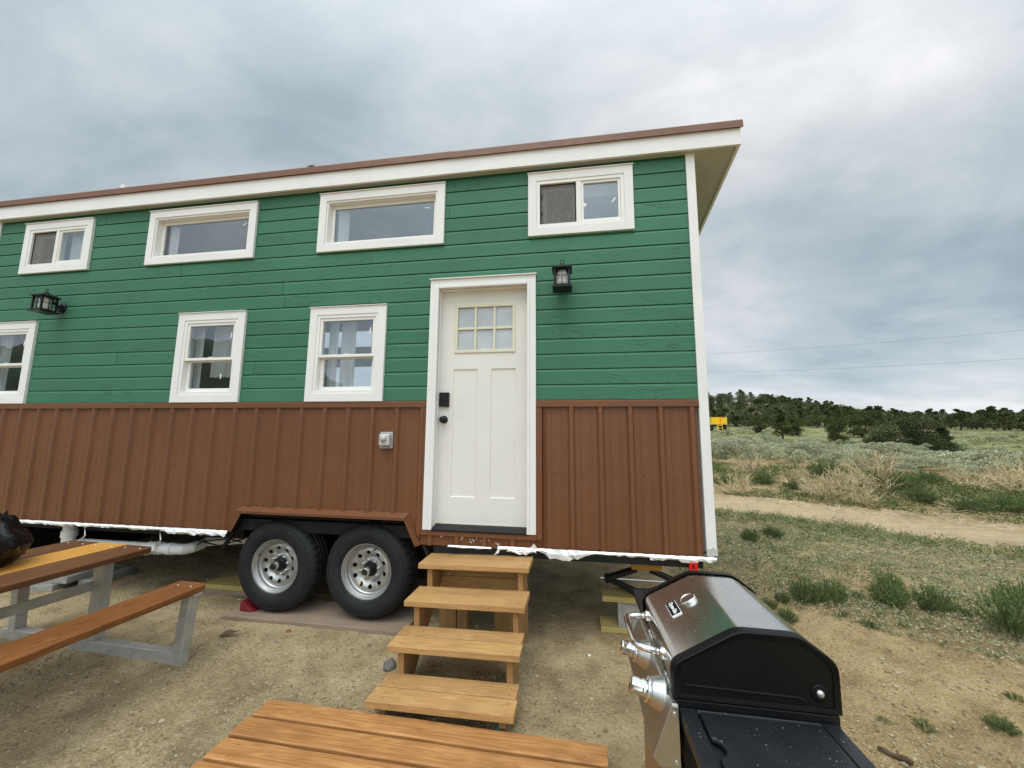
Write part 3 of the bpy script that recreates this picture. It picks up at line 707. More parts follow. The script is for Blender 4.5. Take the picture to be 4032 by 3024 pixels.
# wall lanterns -----------------------------------------------------
def lantern(cx, zc):
    y = -.150; h = .058
    m = MB(); m.lathe([(.058, 0), (.058, .012), (.045, .022), (.020, .028)], (cx, -.006, zc-.0), (0,-1,0), 24)
    m.tube([(cx, -.03, zc), (cx, -.062, zc+.02), (cx, -.10, zc+.045)], .012, 10)
    # roof, base plate, four posts
    m.add([(cx-.080, y-.080, zc+.080), (cx+.080, y-.080, zc+.080), (cx+.080, y+.080, zc+.080), (cx-.080, y+.080, zc+.080), (cx-.028, y-.028, zc+.112), (cx+.028, y-.028, zc+.112), (cx+.028, y+.028, zc+.112), (cx-.028, y+.028, zc+.112),
           (cx-.080, y-.080, zc+.072), (cx+.080, y-.080, zc+.072), (cx+.080, y+.080, zc+.072), (cx-.080, y+.080, zc+.072)],
          [(0, 1, 5, 4), (1, 2, 6, 5), (2, 3, 7, 6), (3, 0, 4, 7), (4, 5, 6, 7), (8, 9, 1, 0), (9, 10, 2, 1), (10, 11, 3, 2), (11, 8, 0, 3), (11, 10, 9, 8)])
    m.lathe([(.024, 0), (.020, .012), (.007, .020), (.006, .024)], (cx, y, zc+.112), (0,0,1), 14)
    m.tube([(cx+.016*math.cos(a), y, zc+.150+.016*math.sin(a)) for a in np.linspace(0, 2*math.pi, 17)], .0035, 6, False)
    m.box(cx-.078, cx+.078, y-.078, y+.078, zc-.090, zc-.076); m.box(cx-.062, cx+.062, y-.062, y+.062, zc-.0755, zc-.062)
    for sx_ in (-1, 1):
        for sy in (-1, 1): m.box(cx+sx_*h-.007, cx+sx_*h+.007, y+sy*h-.007, y+sy*h+.007, zc-.0615, zc+.0715)
    L_ = m.build('wall_lantern', M_black, house)
    for i, (dx, dy) in enumerate(((0,-1), (1,0), (-1,0), (0,1))):
        b_ = MB(); w_ = .003
        if dx == 0:
            yy = y+dy*h; b_.box(cx-w_, cx+w_, yy-.003, yy+.003, zc-.0615, zc+.0715); b_.box(cx-.05, cx+.05, yy-.0025, yy+.0025, zc+.008, zc+.013)
            b_.tube([(cx+.040*math.cos(a), yy, zc+.020+.042*math.sin(a)) for a in np.linspace(0, math.pi, 11)], .003, 6)
        else:
            xx = cx+dx*h; b_.box(xx-.003, xx+.003, y-w_, y+w_, zc-.0615, zc+.0715); b_.box(xx-.0025, xx+.0025, y-.05, y+.05, zc+.008, zc+.013)
        b_.build('lantern_bars', M_black, L_)
    g = MB(); g.lathe([(.042, -.061), (.046, -.03), (.046, .04), (.040, .070)], (cx, y, zc), (0,0,1), 20); g.build('lantern_glass', M_lglass, L_, smooth=True)
lantern(-.0735, 1.258); lantern(-5.402, 1.295)

# outlet box, tail light -----------------------------------------------
ob = MB(); ob.box(-1.668, -1.550, -.030, -.004, -.140, .004)
obx = ob.build('outlet_box', M_gray, house, bev=.006)
oc = MB(); oc.box(-1.660, -1.562, -.075, -.0305, -.118, -.012); oc.build('bubble_cover', M_clear, obx, bev=.016, seg=3)
oh = MB(); oh.lathe([(.030, 0), (.030, .01), (.014, .026)], (-1.612, -.075, -.052), (0,-1,0), 20); oh.build('cover_dome', M_clear, obx, smooth=True)
oz = MB(); oz.box(-1.640, -1.580, -.05, -.031, -.137, -.124); oz.build('cord_slot', M_gray, obx)
tl = MB(); tl.box(.836, .897, -.040, .0, -1.000, -.938); tlo = tl.build('tail_light', M_red, house, bev=.006)
ti = MB(); ti.box(.853, .873, -.0435, -.0403, -.982, -.952); ti.build('lamp_reflector', simple('dark_red', (.10,.004,.006), .4), tlo)

# chassis ---------------------------------------------------------------
ch = MB(); ch.box(-1.16, .945, .004, .075, -.990, -.9055); part(ch, 'chassis_beam', M_blackmatte)
ch = MB(); ch.box(X0+.1, -3.16, .22, .30, -1.03, -.9055); part(ch, 'chassis_beam', M_blackmatte)
ch = MB(); ch.box(X0+.1, .945, 2.2, 2.28, -1.03, -.9055)
for x in np.arange(-5.9, .9, .8):
    if not -3.2 < x < -1.1: ch.box(x, x+.05, .31, 2.19, -.985, -.9056)
part(ch, 'chassis_crossmember', M_blackmatte)
ww = MB()
ww.add([(-3.10, .42, -.90), (-1.24, .42, -.90), (-1.39, .42, -.67), (-2.98, .42, -.67)], [(0, 1, 2, 3)])
ww.add([(-3.085, .012, -.91), (-2.975, .012, -.688), (-2.975, .42, -.688), (-3.085, .42, -.91)], [(0, 1, 2, 3)])
ww.add([(-1.255, .012, -.91), (-1.388, .012, -.678), (-1.388, .42, -.678), (-1.255, .42, -.91)], [(0, 1, 2, 3)])
ww.add([(-2.975, .012, -.688), (-1.388, .012, -.678), (-1.388, .42, -.678), (-2.975, .42, -.688)], [(0, 1, 2, 3)])
ww.add([(-3.14, .43, -1.36), (-1.16, .43, -1.36), (-1.20, .43, -.90), (-3.10, .43, -.90)], [(0, 1, 2, 3)])
part(ww, 'wheel_well', M_blackmatte)
fd = MB(); fd.prism([(.0, -.676), (-.006, -.676), (-.088, -.703), (-.086, -.724), (-.082, -.724), (-.080, -.706), (0, -.682)], 'x', -2.985, -1.384)
fd.add([(-1.386, -.006, -.677), (-1.262, -.006, -.925), (-1.284, -.080, -.925), (-1.392, -.084, -.706), (-1.394, -.006, -.683), (-1.271, -.006, -.925), (-1.292, -.080, -.925), (-1.399, -.084, -.71)],
       [(0, 1, 2, 3), (4, 7, 6, 5), (0, 4, 5, 1), (3, 2, 6, 7), (1, 5, 6, 2), (0, 3, 7, 4)])
part(fd, 'fender', M_brown)
rs = MB(); rs.box(X0+.1, -1.2, 2.30, 2.33, -1.62, -.905); part(rs, 'rear_skirting', M_blackmatte); rs = MB(); rs.box(X0+.05, X0+.09, .25, 2.33, -1.62, -.905); part(rs, 'end_skirting', M_blackmatte)
st_ = MB(); st_.box(-1.262, -1.235, .0, .04, -1.06, -.93); st_.xf(Matrix.Translation((-1.25, 0, -.93)) @ Matrix.Rotation(R(-26), 4, 'Y') @ Matrix.Translation((1.25, 0, .93)))
part(st_, 'fender_brace', M_blackmatte)
st_ = MB(); st_.add([(-3.10, .02, -.90), (-3.07, .02, -.90), (-3.17, .02, -1.06), (-3.20, .02, -1.06), (-3.10, .05, -.90), (-3.07, .05, -.90), (-3.17, .05, -1.06), (-3.20, .05, -1.06)], [(0,1,2,3), (7,6,5,4), (0,4,5,1), (1,5,6,2), (2,6,7,3), (3,7,4,0)]); part(st_, 'fender_brace', M_blackmatte)
# foil tape, torn and hanging
def tape(xa, xb, top, lo, jag, y, seed, flap=None):
    rr = random.Random(seed); n = max(8, int((xb-xa)/.034)); vs = []; fs = []; prev = 0
    for i in range(n+1):
        x = xa+(xb-xa)*i/n; prev = .6*prev+rr.uniform(-1, 1)*jag
        d = lo-abs(prev)
        if flap and flap[0] < x < flap[1]:
            s_ = math.sin(math.pi*(x-flap[0])/(flap[1]-flap[0])); d -= flap[2]*min(1, s_*1.8)*rr.uniform(.8, 1.0)
        zt = top+rr.uniform(-.2, 1)*jag*.4
        zm = (zt+d)/2
        vs += [(x, y, zt), (x+rr.uniform(-.008,.008), y-.005-rr.uniform(0, .010), zm), (x+rr.uniform(-.012,.012), y-.002+rr.uniform(-.010, .014), d)]
    for i in range(n):
        for k in range(2): a = 3*i+k; fs.append((a, a+1, a+4, a+3))
    m = MB(); m.add(vs, fs); return part(m, 'foil_tape', M_foil)
tape(CR[0], -3.10, -.893, -.918, .010, -.0275, 3); tape(-3.75, -3.10, -.905, -.934, .012, -.031, 5)
tape(-1.025, -.665, -.912, -.930, .001, -.0275, 6)
tape(-.605, .985, -.902, -.922, .009, -.0275, 8, (-.24, .10, .055)); tape(-.53, -.30, -.915, -.934, .012, -.032, 12)
tape(.55, 1.035, -.900, -.925, .012, -.032, 15, (.78, .90, .02))
fp = MB(); fp.add([(-.365, -.034, -.903), (-.29, -.034, -.903), (-.30, -.036, -.888), (-.318, -.038, -.862), (-.335, -.035, -.885)], [(0, 1, 2, 3, 4)]); part(fp, 'foil_tape', M_foil)
fp = MB(); fp.add([(-.605, -.034, -.915), (-.585, -.034, -.905), (-.600, -.036, -.950), (-.640, -.038, -.968), (-.622, -.034, -.945)], [(0, 1, 2, 3, 4)]); part(fp, 'foil_tape', M_foil)
# paint scuffs under the door sill
sp_ = MB(); rr = random.Random(4)
for i in range(22):
    x = rr.gauss(-.85, .12); z = rr.gauss(-.872, .014); w_ = rr.uniform(.003, .012); h_ = rr.uniform(.002, .010)
    if -.83 > z > -.9: sp_.prism([(x-w_, z), (x, z-h_), (x+w_, z+h_*.4), (x+w_*.3, z+h_)], 'y', -.0265, -.0255) if False else sp_.prism([(x-w_, z), (x, z-h_), (x+w_, z+h_*.4), (x+w_*.3, z+h_)], 'y', -.0062, -.0042)
part(sp_, 'paint_scuff', M_pvc)
# waste pipes under the left half
PY = .16
pp = MB(); pp.tube([(-5.13, PY, -.90), (-5.13, PY, -1.2)], .054, 18); pp.tube([(-5.13, PY, -1.02), (-5.13, PY, -1.085)], .064, 18)
part(pp, 'drain_pipe', M_pvc)
pp = MB(); pp.tube([(-5.06, PY, -1.20), (-5.05, PY, -1.165), (-4.97, PY, -1.142), (-4.10, PY, -1.142)], .046, 18); pp.tube([(-4.14, PY, -1.142), (-3.99, PY, -1.142)], .058, 18)
pp.tube([(-4.02, PY, -1.142), (-3.82, PY, -1.142), (-3.75, PY+.01, -1.142), (-3.715, PY+.05, -1.138), (-3.71, PY+.16, -1.13)], .049, 18); pp.tube([(-3.92, PY, -1.142), (-3.86, PY, -1.142)], .056, 18); pp.tube([(-3.72, PY+.2, -1.12), (-3.15, PY+.3, -1.08)], .045, 14)
part(pp, 'drain_pipe', M_pvc)
for x in (-4.88, -3.98):
    hg = MB(); hg.tube([(x, .14, -.905), (x-.02, .13, -.98), (x+.015, .115, -1.05), (x-.02, .105, -1.09), (x-.03, .11, -1.19)], .008, 6); part(hg, 'pipe_strap', M_bolt)
for pts in ([(-5.6, .24, -.93), (-5.1, .2, -.96), (-4.6, .26, -.92), (-4.2, .22, -.945)], [(-3.85, .3, -1.19), (-3.55, .18, -1.06), (-3.3, .2, -1.03), (-3.2, .25, -1.07)], [(-3.7, .22, -1.06), (-3.4, .2, -1.10), (-3.22, .3, -1.05)]):
    hg = MB(); hg.tube(pts, .007, 6); part(hg, 'loose_wire', M_black)

# wheels ------------------------------------------------------------------
def make_wheel(cx, cz):
    yf = .030; RT = .398
    # rim: barrel and dished disc with ten round holes
    m = MB(); c = (cx, yf, cz); ax = (0,-1,0)
    m.lathe([(.198, -.20), (.198, -.06), (.206, -.022), (.219, -.010), (.223, .003), (.229, .004), (.229, -.012)], c, ax, 64, None, False)
    m.lathe([(.206, -.020), (.200, -.024), (.197, -.050), (.188, -.058), (.178, -.050)], c, ax, 64, None, False)
    hz = lambda r: float(np.interp(r, [.086, .098, .112, .128, .158, .178], [-.078, -.079, -.070, -.055, -.044, -.050]))
    rb = (.100, .178); nh = 10; k = 24
    def pt(r, a): return (cx+r*math.cos(a), yf-hz(r), cz+r*math.sin(a))
    for s_ in range(nh):
        a0 = 2*math.pi*s_/nh+.1; da = 2*math.pi/nh; per = []
        q = k//4
        for j in range(q): per.append((rb[0], a0+da*j/q))
        for j in range(q): per.append((rb[0]+(rb[1]-rb[0])*j/q, a0+da))
        for j in range(q): per.append((rb[1], a0+da-da*j/q))
        for j in range(q): per.append((rb[1]-(rb[1]-rb[0])*j/q, a0))
        ac = a0+da/2; rc = .142; vs = []; fs = []
        hole = []
        for (r, a) in per:
            th = math.atan2((r-rc), (a-ac)*rc); hole.append((rc+.0185*math.sin(th), ac+.0200*math.cos(th)/rc))
        vs = [pt(*p) for p in per]+[pt(*p) for p in hole]+[(pt(*p)[0], pt(*p)[1]+.02, pt(*p)[2]) for p in hole]
        n = len(per)
        for j in range(n):
            j2 = (j+1) % n; fs += [(j, j2, n+j2, n+j), (n+j, n+j2, 2*n+j2, 2*n+j)]
        m.add(vs, fs)
    m.lathe([(.100, -.0795), (.094, -.072), (.080, -.070), (.062, -.072), (.060, -.09)], c, ax, 48, None, False)
    w = m.build('wheel', M_rim, house, smooth=True)
    w.data.polygons.foreach_set('use_smooth', [True]*len(w.data.polygons))
    em = w.modifiers.new('edges', 'EDGE_SPLIT'); em.split_angle = R(40)
    dk = MB(); dk.lathe([(.19, -.13), (.001, -.13)], c, ax, 32); dk.build('brake_drum', M_blackmatte, w)
    # tyre with tread blocks
    nseg = 156
    prof = [(.214, -.16), (.226, -.006), (.238, .006), (.270, .020), (.300, .024), (.335, .020), (.362, .008), (.376, -.006), (.386, -.018), (.393, -.030), (.397, -.045), (.398, -.070), (.390, -.073), (.390, -.080), (.398, -.083), (.399, -.112), (.391, -.115), (.391, -.122), (.399, -.125), (.398, -.160), (.390, -.163), (.390, -.170), (.397, -.174), (.390, -.205), (.36, -.225), (.23, -.225)]
    def mod(i, k_):
        r, h = prof[i]
        if i in (8, 9, 10, 11) and (k_ % 4 == 0): return -.010 if i > 8 else -.005
        if i in (14, 15, 18, 19) and ((k_+i) % 3 == 0): return -.006
        if i == 2 and False: return 0
        return 0
    t = MB(); t.lathe(prof, c, ax, nseg, mod, False)
    for r0, y0 in ((.250, .0135), (.345, .0185)):
        t.tube([(cx+r0*math.cos(a), yf-y0, cz+r0*math.sin(a)) for a in np.linspace(0, 2*math.pi, 97)], .0022, 6, False)
    ty = t.build('tyre', M_rubber, w, smooth=True); em = ty.modifiers.new('edges', 'EDGE_SPLIT'); em.split_angle = R(38)
    hb = MB(); hb.lathe([(.060, -.09), (.056, -.050), (.050, -.046), (.044, -.030), (.042, -.012), (.036, -.008)], c, ax, 32); hb.build('hub', M_black, w, smooth=True)
    hc = MB(); hc.lathe([(.0355, -.012), (.0375, .018), (.036, .026), (.028, .028), (.0275, .020), (.0, .0195)], c, ax, 32); hcap = hc.build('hub_cap', M_chrome, w, smooth=False)
    hp = MB(); hp.lathe([(.026, .0215), (.0, .0225)], c, ax, 20); hp.build('grease_plug', M_rubber, w)
    for j in range(8):
        a = 2*math.pi*j/8+.2; ln = MB(); ln.lathe([(.0125, -.071), (.0120, -.052), (.006, -.046), (.006, -.040), (.0, -.039)], (cx+.080*math.cos(a), yf, cz+.080*math.sin(a)), ax, 6); ln.build('lug_nut', M_bolt, w)
    vs_ = MB(); a = R(155) if cx < -2.2 else R(70); vs_.tube([(cx+.196*math.cos(a), yf+.03, cz+.196*math.sin(a)), (cx+.186*math.cos(a), yf-.002, cz+.186*math.sin(a))], .005, 8); vs_.build('valve_stem', M_rubber, w)
    return w
w1 = make_wheel(-2.640, -1.190)
w2 = make_wheel(-1.764, -1.182)
def wsticker(w, cx, cz, r, a, mat, L=.030, H=.012, rnd=False):
    m = MB(); n = 14
    pts = [(L*math.cos(2*math.pi*i/n), H*math.sin(2*math.pi*i/n)) for i in range(n)] if rnd else [(-L, -H), (L, -H), (L, H), (-L, H)]
    tx, tz = -math.sin(a), math.cos(a); ox, oz = cx+r*math.cos(a), cz+r*math.sin(a)
    hz = float(np.interp(r, [.112, .128, .158, .178], [-.070, -.055, -.044, -.050]))
    f = [(ox+p*tx+q_*math.cos(a), .030-hz-.0016, oz+p*tz+q_*math.sin(a)) for p, q_ in pts]; k_ = [(x, y+.001, z) for x, y, z in f]
    nn = len(f); m.add(f+k_, [tuple(range(nn))]+[(i, (i+1) % nn, (i+1) % nn+nn, i+nn) for i in range(nn)]); m.build('sticker', mat, w)
M_stk = simple('pinkish_label', (.40,.25,.23), .5, var=.3, vscale=60); M_stg = simple('grey_label', (.46,.44,.43), .5, var=.3, vscale=60); M_sty = simple('yellow_label', (.78,.68,.20), .5, var=.1)
wsticker(w1, -2.640, -1.190, .142, R(143), M_stk, .009, .020); wsticker(w2, -1.764, -1.182, .145, R(233), M_sty, .014, .018, True); wsticker(w2, -1.764, -1.182, .146, R(-57), M_stg, .008, .022)
axl = MB()
for cx, cz in ((-2.640, -1.19), (-1.764, -1.182)): axl.tube([(cx, .20, cz), (cx, 2.3, cz)], .045, 12)
part(axl, 'axle', M_blackmatte)
# ------------------------------------------------------------------ steps
def planks(mb, x0, x1, ys, z0, z1, jx=.0):
    for i, (ya, yb) in enumerate(ys): mb.box(x0+random.uniform(-jx, jx), x1+random.uniform(-jx, jx), ya, yb, z0, z1)
SB = (-.76, -.45, -1.61)
steps = thing('wooden_steps', 'cedar steps with four open treads leading up to the white door', 'steps', SB, rz=R(-1.1))
RISE, RUN, TD = .173, .236, .270
sxa, sxb = -1.183, -.330
def tread_z(i): return -.993-RISE*i
tilt = Matrix.Translation((sxa, 0, -1.2)) @ Matrix.Rotation(-R(1.55), 4, 'Y') @ Matrix.Translation((-sxa, 0, 1.2))
for i in range(4):
    yb = .005-RUN*i; z = tread_z(i); h = TD/2
    m = MB(); g = .0025 if i < 2 else .0065
    m.box(sxa+(0 if i < 3 else .004), sxb-(0 if i < 2 else .010), yb-h+g/2, yb, z-.038, z); m.box(sxa+(0 if i < 3 else -.004), sxb, yb-TD, yb-h-g/2, z-.038, z-.0005)
    m.xf(tilt); t = m.build('tread', M_wstep, steps, bev=.003)
    n = MB()
    for x in (sxa+.08, sxb-.05):
        for y in (yb-.05, yb-.10, yb-.18, yb-.23): n.lathe([(.0045, .0), (.0035, .0012)], (x, y, z), (0,0,1), 8)
    n.xf(tilt); n.build('screw_head', M_rust, t)
def stringer(x0, x1, name='stringer'):
    p = []   # saw-tooth outline in y,z, walked from the front foot up
    for i in range(3, -1, -1):
        yf = .005-RUN*i-TD+.035; zt = tread_z(i)-.039
        p += [(yf, zt-RISE+.0 if i < 3 else -1.60), (yf, zt)]
    p += [(.0, tread_z(0)-.039), (.0, -1.175)]
    p += [(-.27, -1.40), (-.53, -1.602)]
    m = MB(); m.prism(p, 'x', x0, x1); m.xf(tilt); m.build(name, M_wstepy, steps, bev=.002)
stringer(-1.122, -1.082); stringer(-.418, -.380)
m = MB(); m.box(-1.095, -.45, .004, .042, -1.165, -1.045); m.box(-1.095, -.45, .006, .044, -1.265, -1.169); m.xf(tilt); m.build('back_board', M_wstep, steps, bev=.002)
m = MB()
for x, z in ((-1.03, -1.155), (-.60, -1.10), (-.52, -1.175)): m.lathe([(.006, 0), (.005, .003)], (x, .004, z), (0,-1,0), 8)
m.xf(tilt); m.build('screw_head', M_bolt, steps)
for (xa, xb, ya, yb) in ((-1.118, -.975, .045, .083), (-.968, -.880, .045, .133), (-.652, -.508, .045, .083), (-.4175, -.3805, .001, .04)):
    m = MB(); m.box(xa, xb, ya, yb, -1.625, -1.17 if xb > -.5 else -1.12); m.build('leg', M_wstepz, steps, bev=.002)
m = MB(); m.box(-.432, -.408, -.93, -.89, -1.622, -1.597); m.build('plastic_tag', simple('green_tag', (.10,.28,.20), .4), steps)

# deck ------------------------------------------------------------------
DB = (-.85, -1.9, -1.655)
deck = thing('wood_deck', 'low deck of orange stained planks in front of the steps', 'deck', DB, rz=R(-.6))
y = -.958; k = 0
rr = random.Random(2)
while y > -3.6:
    m = MB(); w_ = .128; x0_, x1_ = -1.815+rr.uniform(-.008, .008), .128+rr.uniform(-.012, .012)
    # slightly rounded, worn ends
    n = 14; xs = np.linspace(x0_, x1_, n); vs = []; fs = []
    for i, x in enumerate(xs):
        j = rr.uniform(-.0022, .0022); zt = -1.573+rr.uniform(-.0012, .0012); cup = .0015
        vs += [(x, y-w_+j, zt-.036), (x, y+j*.5, zt-.036), (x, y+j*.5, zt-.004), (x, y-.006, zt+cup*0), (x, y-w_/2, zt-cup), (x, y-w_+.006, zt), (x, y-w_+j, zt-.004)]
    for i in range(n-1):
        for q in range(7): fs.append((7*i+q, 7*i+(q+1) % 7, 7*(i+1)+(q+1) % 7, 7*(i+1)+q))
    fs += [tuple(range(7)), tuple(range(7*(n-1)+6, 7*(n-1)-1, -1))]
    m.add(vs, fs); pk = m.build('plank', M_wdeck, deck, bev=.003)
    sh = MB()
    for x in (-1.70, -.85, .02):
        for dy in (.030, .098): sh.lathe([(.0050, 0), (.0042, .0010)], (x+rr.uniform(-.01, .01), y-dy+rr.uniform(-.005, .005), -1.5745), (0,0,1), 8)
    sh.build('screw_head', M_rust, pk)
    y -= .128+.0185
for x in (-1.70, -.85, .02):
    m = MB(); m.box(x-.02, x+.02, -3.6, -.985, -1.70, -1.6105); m.build('joist', M_wdk, deck)

# grill -------------------------------------------------------------------
GB = (.49, -1.68, -1.655)
grill = thing('gas_grill', 'stainless steel and black gas barbecue beside the deck with its lid closed', 'grill', GB)
YN, YF = -1.926, -1.442
pro = [(.281,-.748), (.279,-.659), (.457,-.561), (.617,-.562), (.705,-.624), (.703,-.748)]
def offs(p, d):
    c = (sum(a for a, b in p)/len(p), sum(b for a, b in p)/len(p)); return [(c[0]+(a-c[0])*(1+d/abs(.21)), c[1]+(b-c[1])*(1+d/.095)) for a, b in p]
def rounded(p, r, skip=(), n=4):
    out = []; m_ = len(p)
    for i in range(m_):
        a, b, c = Vector(p[i-1]), Vector(p[i]), Vector(p[(i+1) % m_])
        if i in skip: out.append(tuple(b)); continue
        d1, d2 = (a-b).normalized(), (c-b).normalized(); q1, q2 = b+d1*r, b+d2*r
        for j in range(n+1):
            t = j/n; out.append(tuple(q1*(1-t)**2+b*2*t*(1-t)+q2*t*t))
    return out
sp = rounded(pro, .022, (0, 5)); nn = len(sp)
m = MB()
vs = []; NY = 18
for j in range(NY+1):
    yy = YN+.016+(YF-YN-.032)*j/NY; vs += [(a, yy, b) for a, b in sp]
m.add(vs, [(j*nn+i, j*nn+i+1, (j+1)*nn+i+1, (j+1)*nn+i) for j in range(NY) for i in range(nn-1)])
lid = m.build('lid', M_steel, grill, smooth=True)
lp = MB(); lp.prism([(.2795,-.752), (.272,-.752), (.272,-.742), (.2795,-.742)], 'y', YN+.02, YF-.02); lp.build('lid_lip', M_steel, lid)
M_cap = simple('black_lid_end', (.0045,.0045,.0045), .42, var=.2, spec=.22)
def endcap(y0, y1, inset_y):
    o = rounded([(a, b) for a, b in offs(pro, .006)], .026, (0, 5)); o = [(a, max(b, -.750)) for a, b in o]
    i_ = rounded(offs(pro, -.013), .024, (0, 5)); m = MB(); n = len(o)
    # ring with rounded outer edge, recessed plate
    s_ = 1 if y0 < y1 else -1
    rings = [(o, y1), (o, y0+s_*.008), (offs_ring(o, .985), y0+s_*.002), (offs_ring(o, .965), y0), (i_, y0+s_*.004), (i_, inset_y)]
    vs = []
    for r_, yy in rings: vs += [(a, yy, b) for a, b in r_]
    fs = [(k*n+i, k*n+(i+1) % n, (k+1)*n+(i+1) % n, (k+1)*n+i) for k in range(len(rings)-1) for i in range(n)]
    fs.append(tuple(range((len(rings)-1)*n, len(rings)*n)))
    m.add(vs, fs); return m
def offs_ring(p, f):
    c = (sum(a for a, b in p)/len(p), sum(b for a, b in p)/len(p)); return [(c[0]+(a-c[0])*f, c[1]+(b-c[1])*f) for a, b in p]
e1 = endcap(YN-.012, YN+.02, YN-.005).build('end_cap', M_cap, lid, smooth=True); em = e1.modifiers.new('edges', 'EDGE_SPLIT'); em.split_angle = R(35)
e2 = endcap(YF+.012, YF-.02, YF+.005).build('end_cap', M_cap, lid, smooth=True); em = e2.modifiers.new('edges', 'EDGE_SPLIT'); em.split_angle = R(35)
cr = MB(); cr.tube([(.31, YN-.0055, -.712), (.60, YN-.0055, -.716), (.62, YN-.0055, -.722)], .003, 8); cr.build('end_cap_crease', M_cap, lid)
bt_ = MB(); bt_.lathe([(.0105, -.002), (.010, .004), (.006, .008), (.0, .0085)], (.657, YN-.006, -.700), (0,-1,0), 18); bt_.build('hinge_bolt', M_bolt, lid, smooth=True)
wa = MB(); wa.lathe([(.024, -.001), (.021, .003), (.012, .001)], (.657, YN-.0055, -.700), (0,-1,0), 22); wa.build('hinge_boss', M_cap, lid, smooth=True)
hd = MB(); hx = .197
hd.tube([(.280, -1.516, -.709), (.225, -1.517, -.713), (.206, -1.523, -.714), (hx, -1.545, -.712), (hx-.002, -1.65, -.704), (hx, -1.752, -.698), (.206, -1.774, -.697), (.225, -1.780, -.699), (.280, -1.782, -.707)], .0112, 16)
hdl = hd.build('lid_handle', M_chrome, lid, smooth=True)
for yy, zz in ((-1.516, -.709), (-1.782, -.707)):
    fl_ = MB(); fl_.lathe([(.0195, 0), (.0195, .006), (.014, .009)], (.2795, yy, zz), (-1,0,0), 18); fl_.build('handle_flange', M_chrome, hdl)
# slope frame for the badge and the dial
sdir = Vector((.178, 0, .098)).normalized(); ndir = Vector((-.098, 0, .178)).normalized(); ydir = Vector((0, -1, 0))
def on_slope(c, du, dv, h): # du along -y (reading direction), dv up the slope
    return Vector(c)+ydir*du+sdir*dv+ndir*h
def slab(c, w_, h_, r, a, b, mat, name, par):
    out = rounded([(-w_, -h_), (w_, -h_), (w_, h_), (-w_, h_)], r, (), 5); m = MB(); n = len(out)
    m.add([on_slope(c, u, v, a) for u, v in out]+[on_slope(c, u, v, b) for u, v in out], [tuple(range(n)), tuple(range(2*n-1, n-1, -1))]+[(i, (i+1) % n, (i+1) % n+n, i+n) for i in range(n)])
    return m.build(name, mat, par)
bc = (.3475, -1.658, -.6213)
M_text = simple('badge_silver', (.80,.80,.80), .35, var=.03)
badge = slab(bc, .0480, .0190, .006, 0, .004, M_text, 'badge', lid)
slab(bc, .0462, .0172, .005, .0041, .0048, M_black, 'badge_face', badge.parent)
cu = bpy.data.curves.new('lettering', 'FONT'); cu.body = 'Dyna-Glo'; cu.size = .0205; cu.align_x = 'CENTER'; cu.align_y = 'CENTER'; cu.extrude = .0004; cu.offset = .0006
to = bpy.data.objects.new('lettering_source', cu); COL.objects.link(to)
bpy.context.view_layer.update()
me = bpy.data.meshes.new_from_object(to.evaluated_get(bpy.context.evaluated_depsgraph_get())); bpy.data.objects.remove(to)
c0 = on_slope(bc, 0, 0, .0052); Mx = Matrix(((ydir.x, sdir.x, ndir.x, c0.x-GB[0]), (ydir.y, sdir.y, ndir.y, c0.y-GB[1]), (ydir.z, sdir.z, ndir.z, c0.z-GB[2]), (0,0,0,1)))
me.transform(Mx); tx = bpy.data.objects.new('lettering', me); COL.objects.link(tx); tx.parent = lid; me.materials.clear(); me.materials.append(M_text)
dc = (.4025, -1.650, -.5915)
dm = MB(); dm.lathe([(.0285, 0), (.028, .009), (.0255, .0115), (.0238, .0095)], dc, ndir, 30); th_ = dm.build('thermometer', M_chrome, lid, smooth=False)
dm = MB(); dm.lathe([(.0239, .0088), (.0, .0092)], dc, ndir, 30); dm.build('dial_face', simple('dark_dial', (.035,.012,.012), .08, var=.5, vscale=60), th_)
# body
fb = MB(); fb.box(.283, .702, YN-.006, YF+.006, -.80, -.7525); fb.box(.30, .69, YN+.004, YF-.004, -.95, -.8005); fb.build('firebox', M_black, grill, bev=.003)
cp = MB(); cpp = [(.264,-.7525), (.2825,-.7525), (.2825,-.915), (.226,-.915), (.208,-.893)]
cp.prism(cpp, 'y', YN-.030, YF+.03); cpo = cp.build('control_panel', M_steel2, grill, bev=.004)
bp_ = MB(); bp_.prism([(.2665,-.756), (.281,-.757), (.281,-.913), (.228,-.913), (.211,-.894)], 'y', YN-.034, YN-.0305); bpo = bp_.build('panel_end_plate', M_steel2, cpo, bev=.001)
for x, z in ((.270, -.775), (.270, -.897)):
    b_ = MB(); b_.lathe([(.0055, 0), (.005, .003), (.0, .004)], (x, YN-.034, z), (0,-1,0), 12); b_.build('panel_bolt', M_bolt, cpo)
def knob(y_, z_, x_):
    ax = Vector((-1, 0, .24)).normalized()
    m = MB(); m.lathe([(.052, -.044), (.047, -.034), (.041, -.020), (.036, -.008), (.033, .0)], (x_, y_, z_), ax, 32); k0 = m.build('knob_boss', M_steel2, grill, smooth=True)
    m = MB(); m.lathe([(.034, -.002), (.0345, .004), (.032, .008), (.027, .010)], (x_, y_, z_), ax, 32); k_ = m.build('knob', M_chrome, grill, bev=.001)
    m = MB(); m.lathe([(.024, .008), (.0245, .018), (.023, .020), (.0235, .048), (.021, .053), (.017, .054), (.0, .052)], (x_, y_, z_), ax, 14); m.build('knob_grip', M_chrome, k_, bev=.0025)
knob(-1.657, -.772, .212); knob(-1.872, -.770, .215); knob(-2.150, -.815, .245)
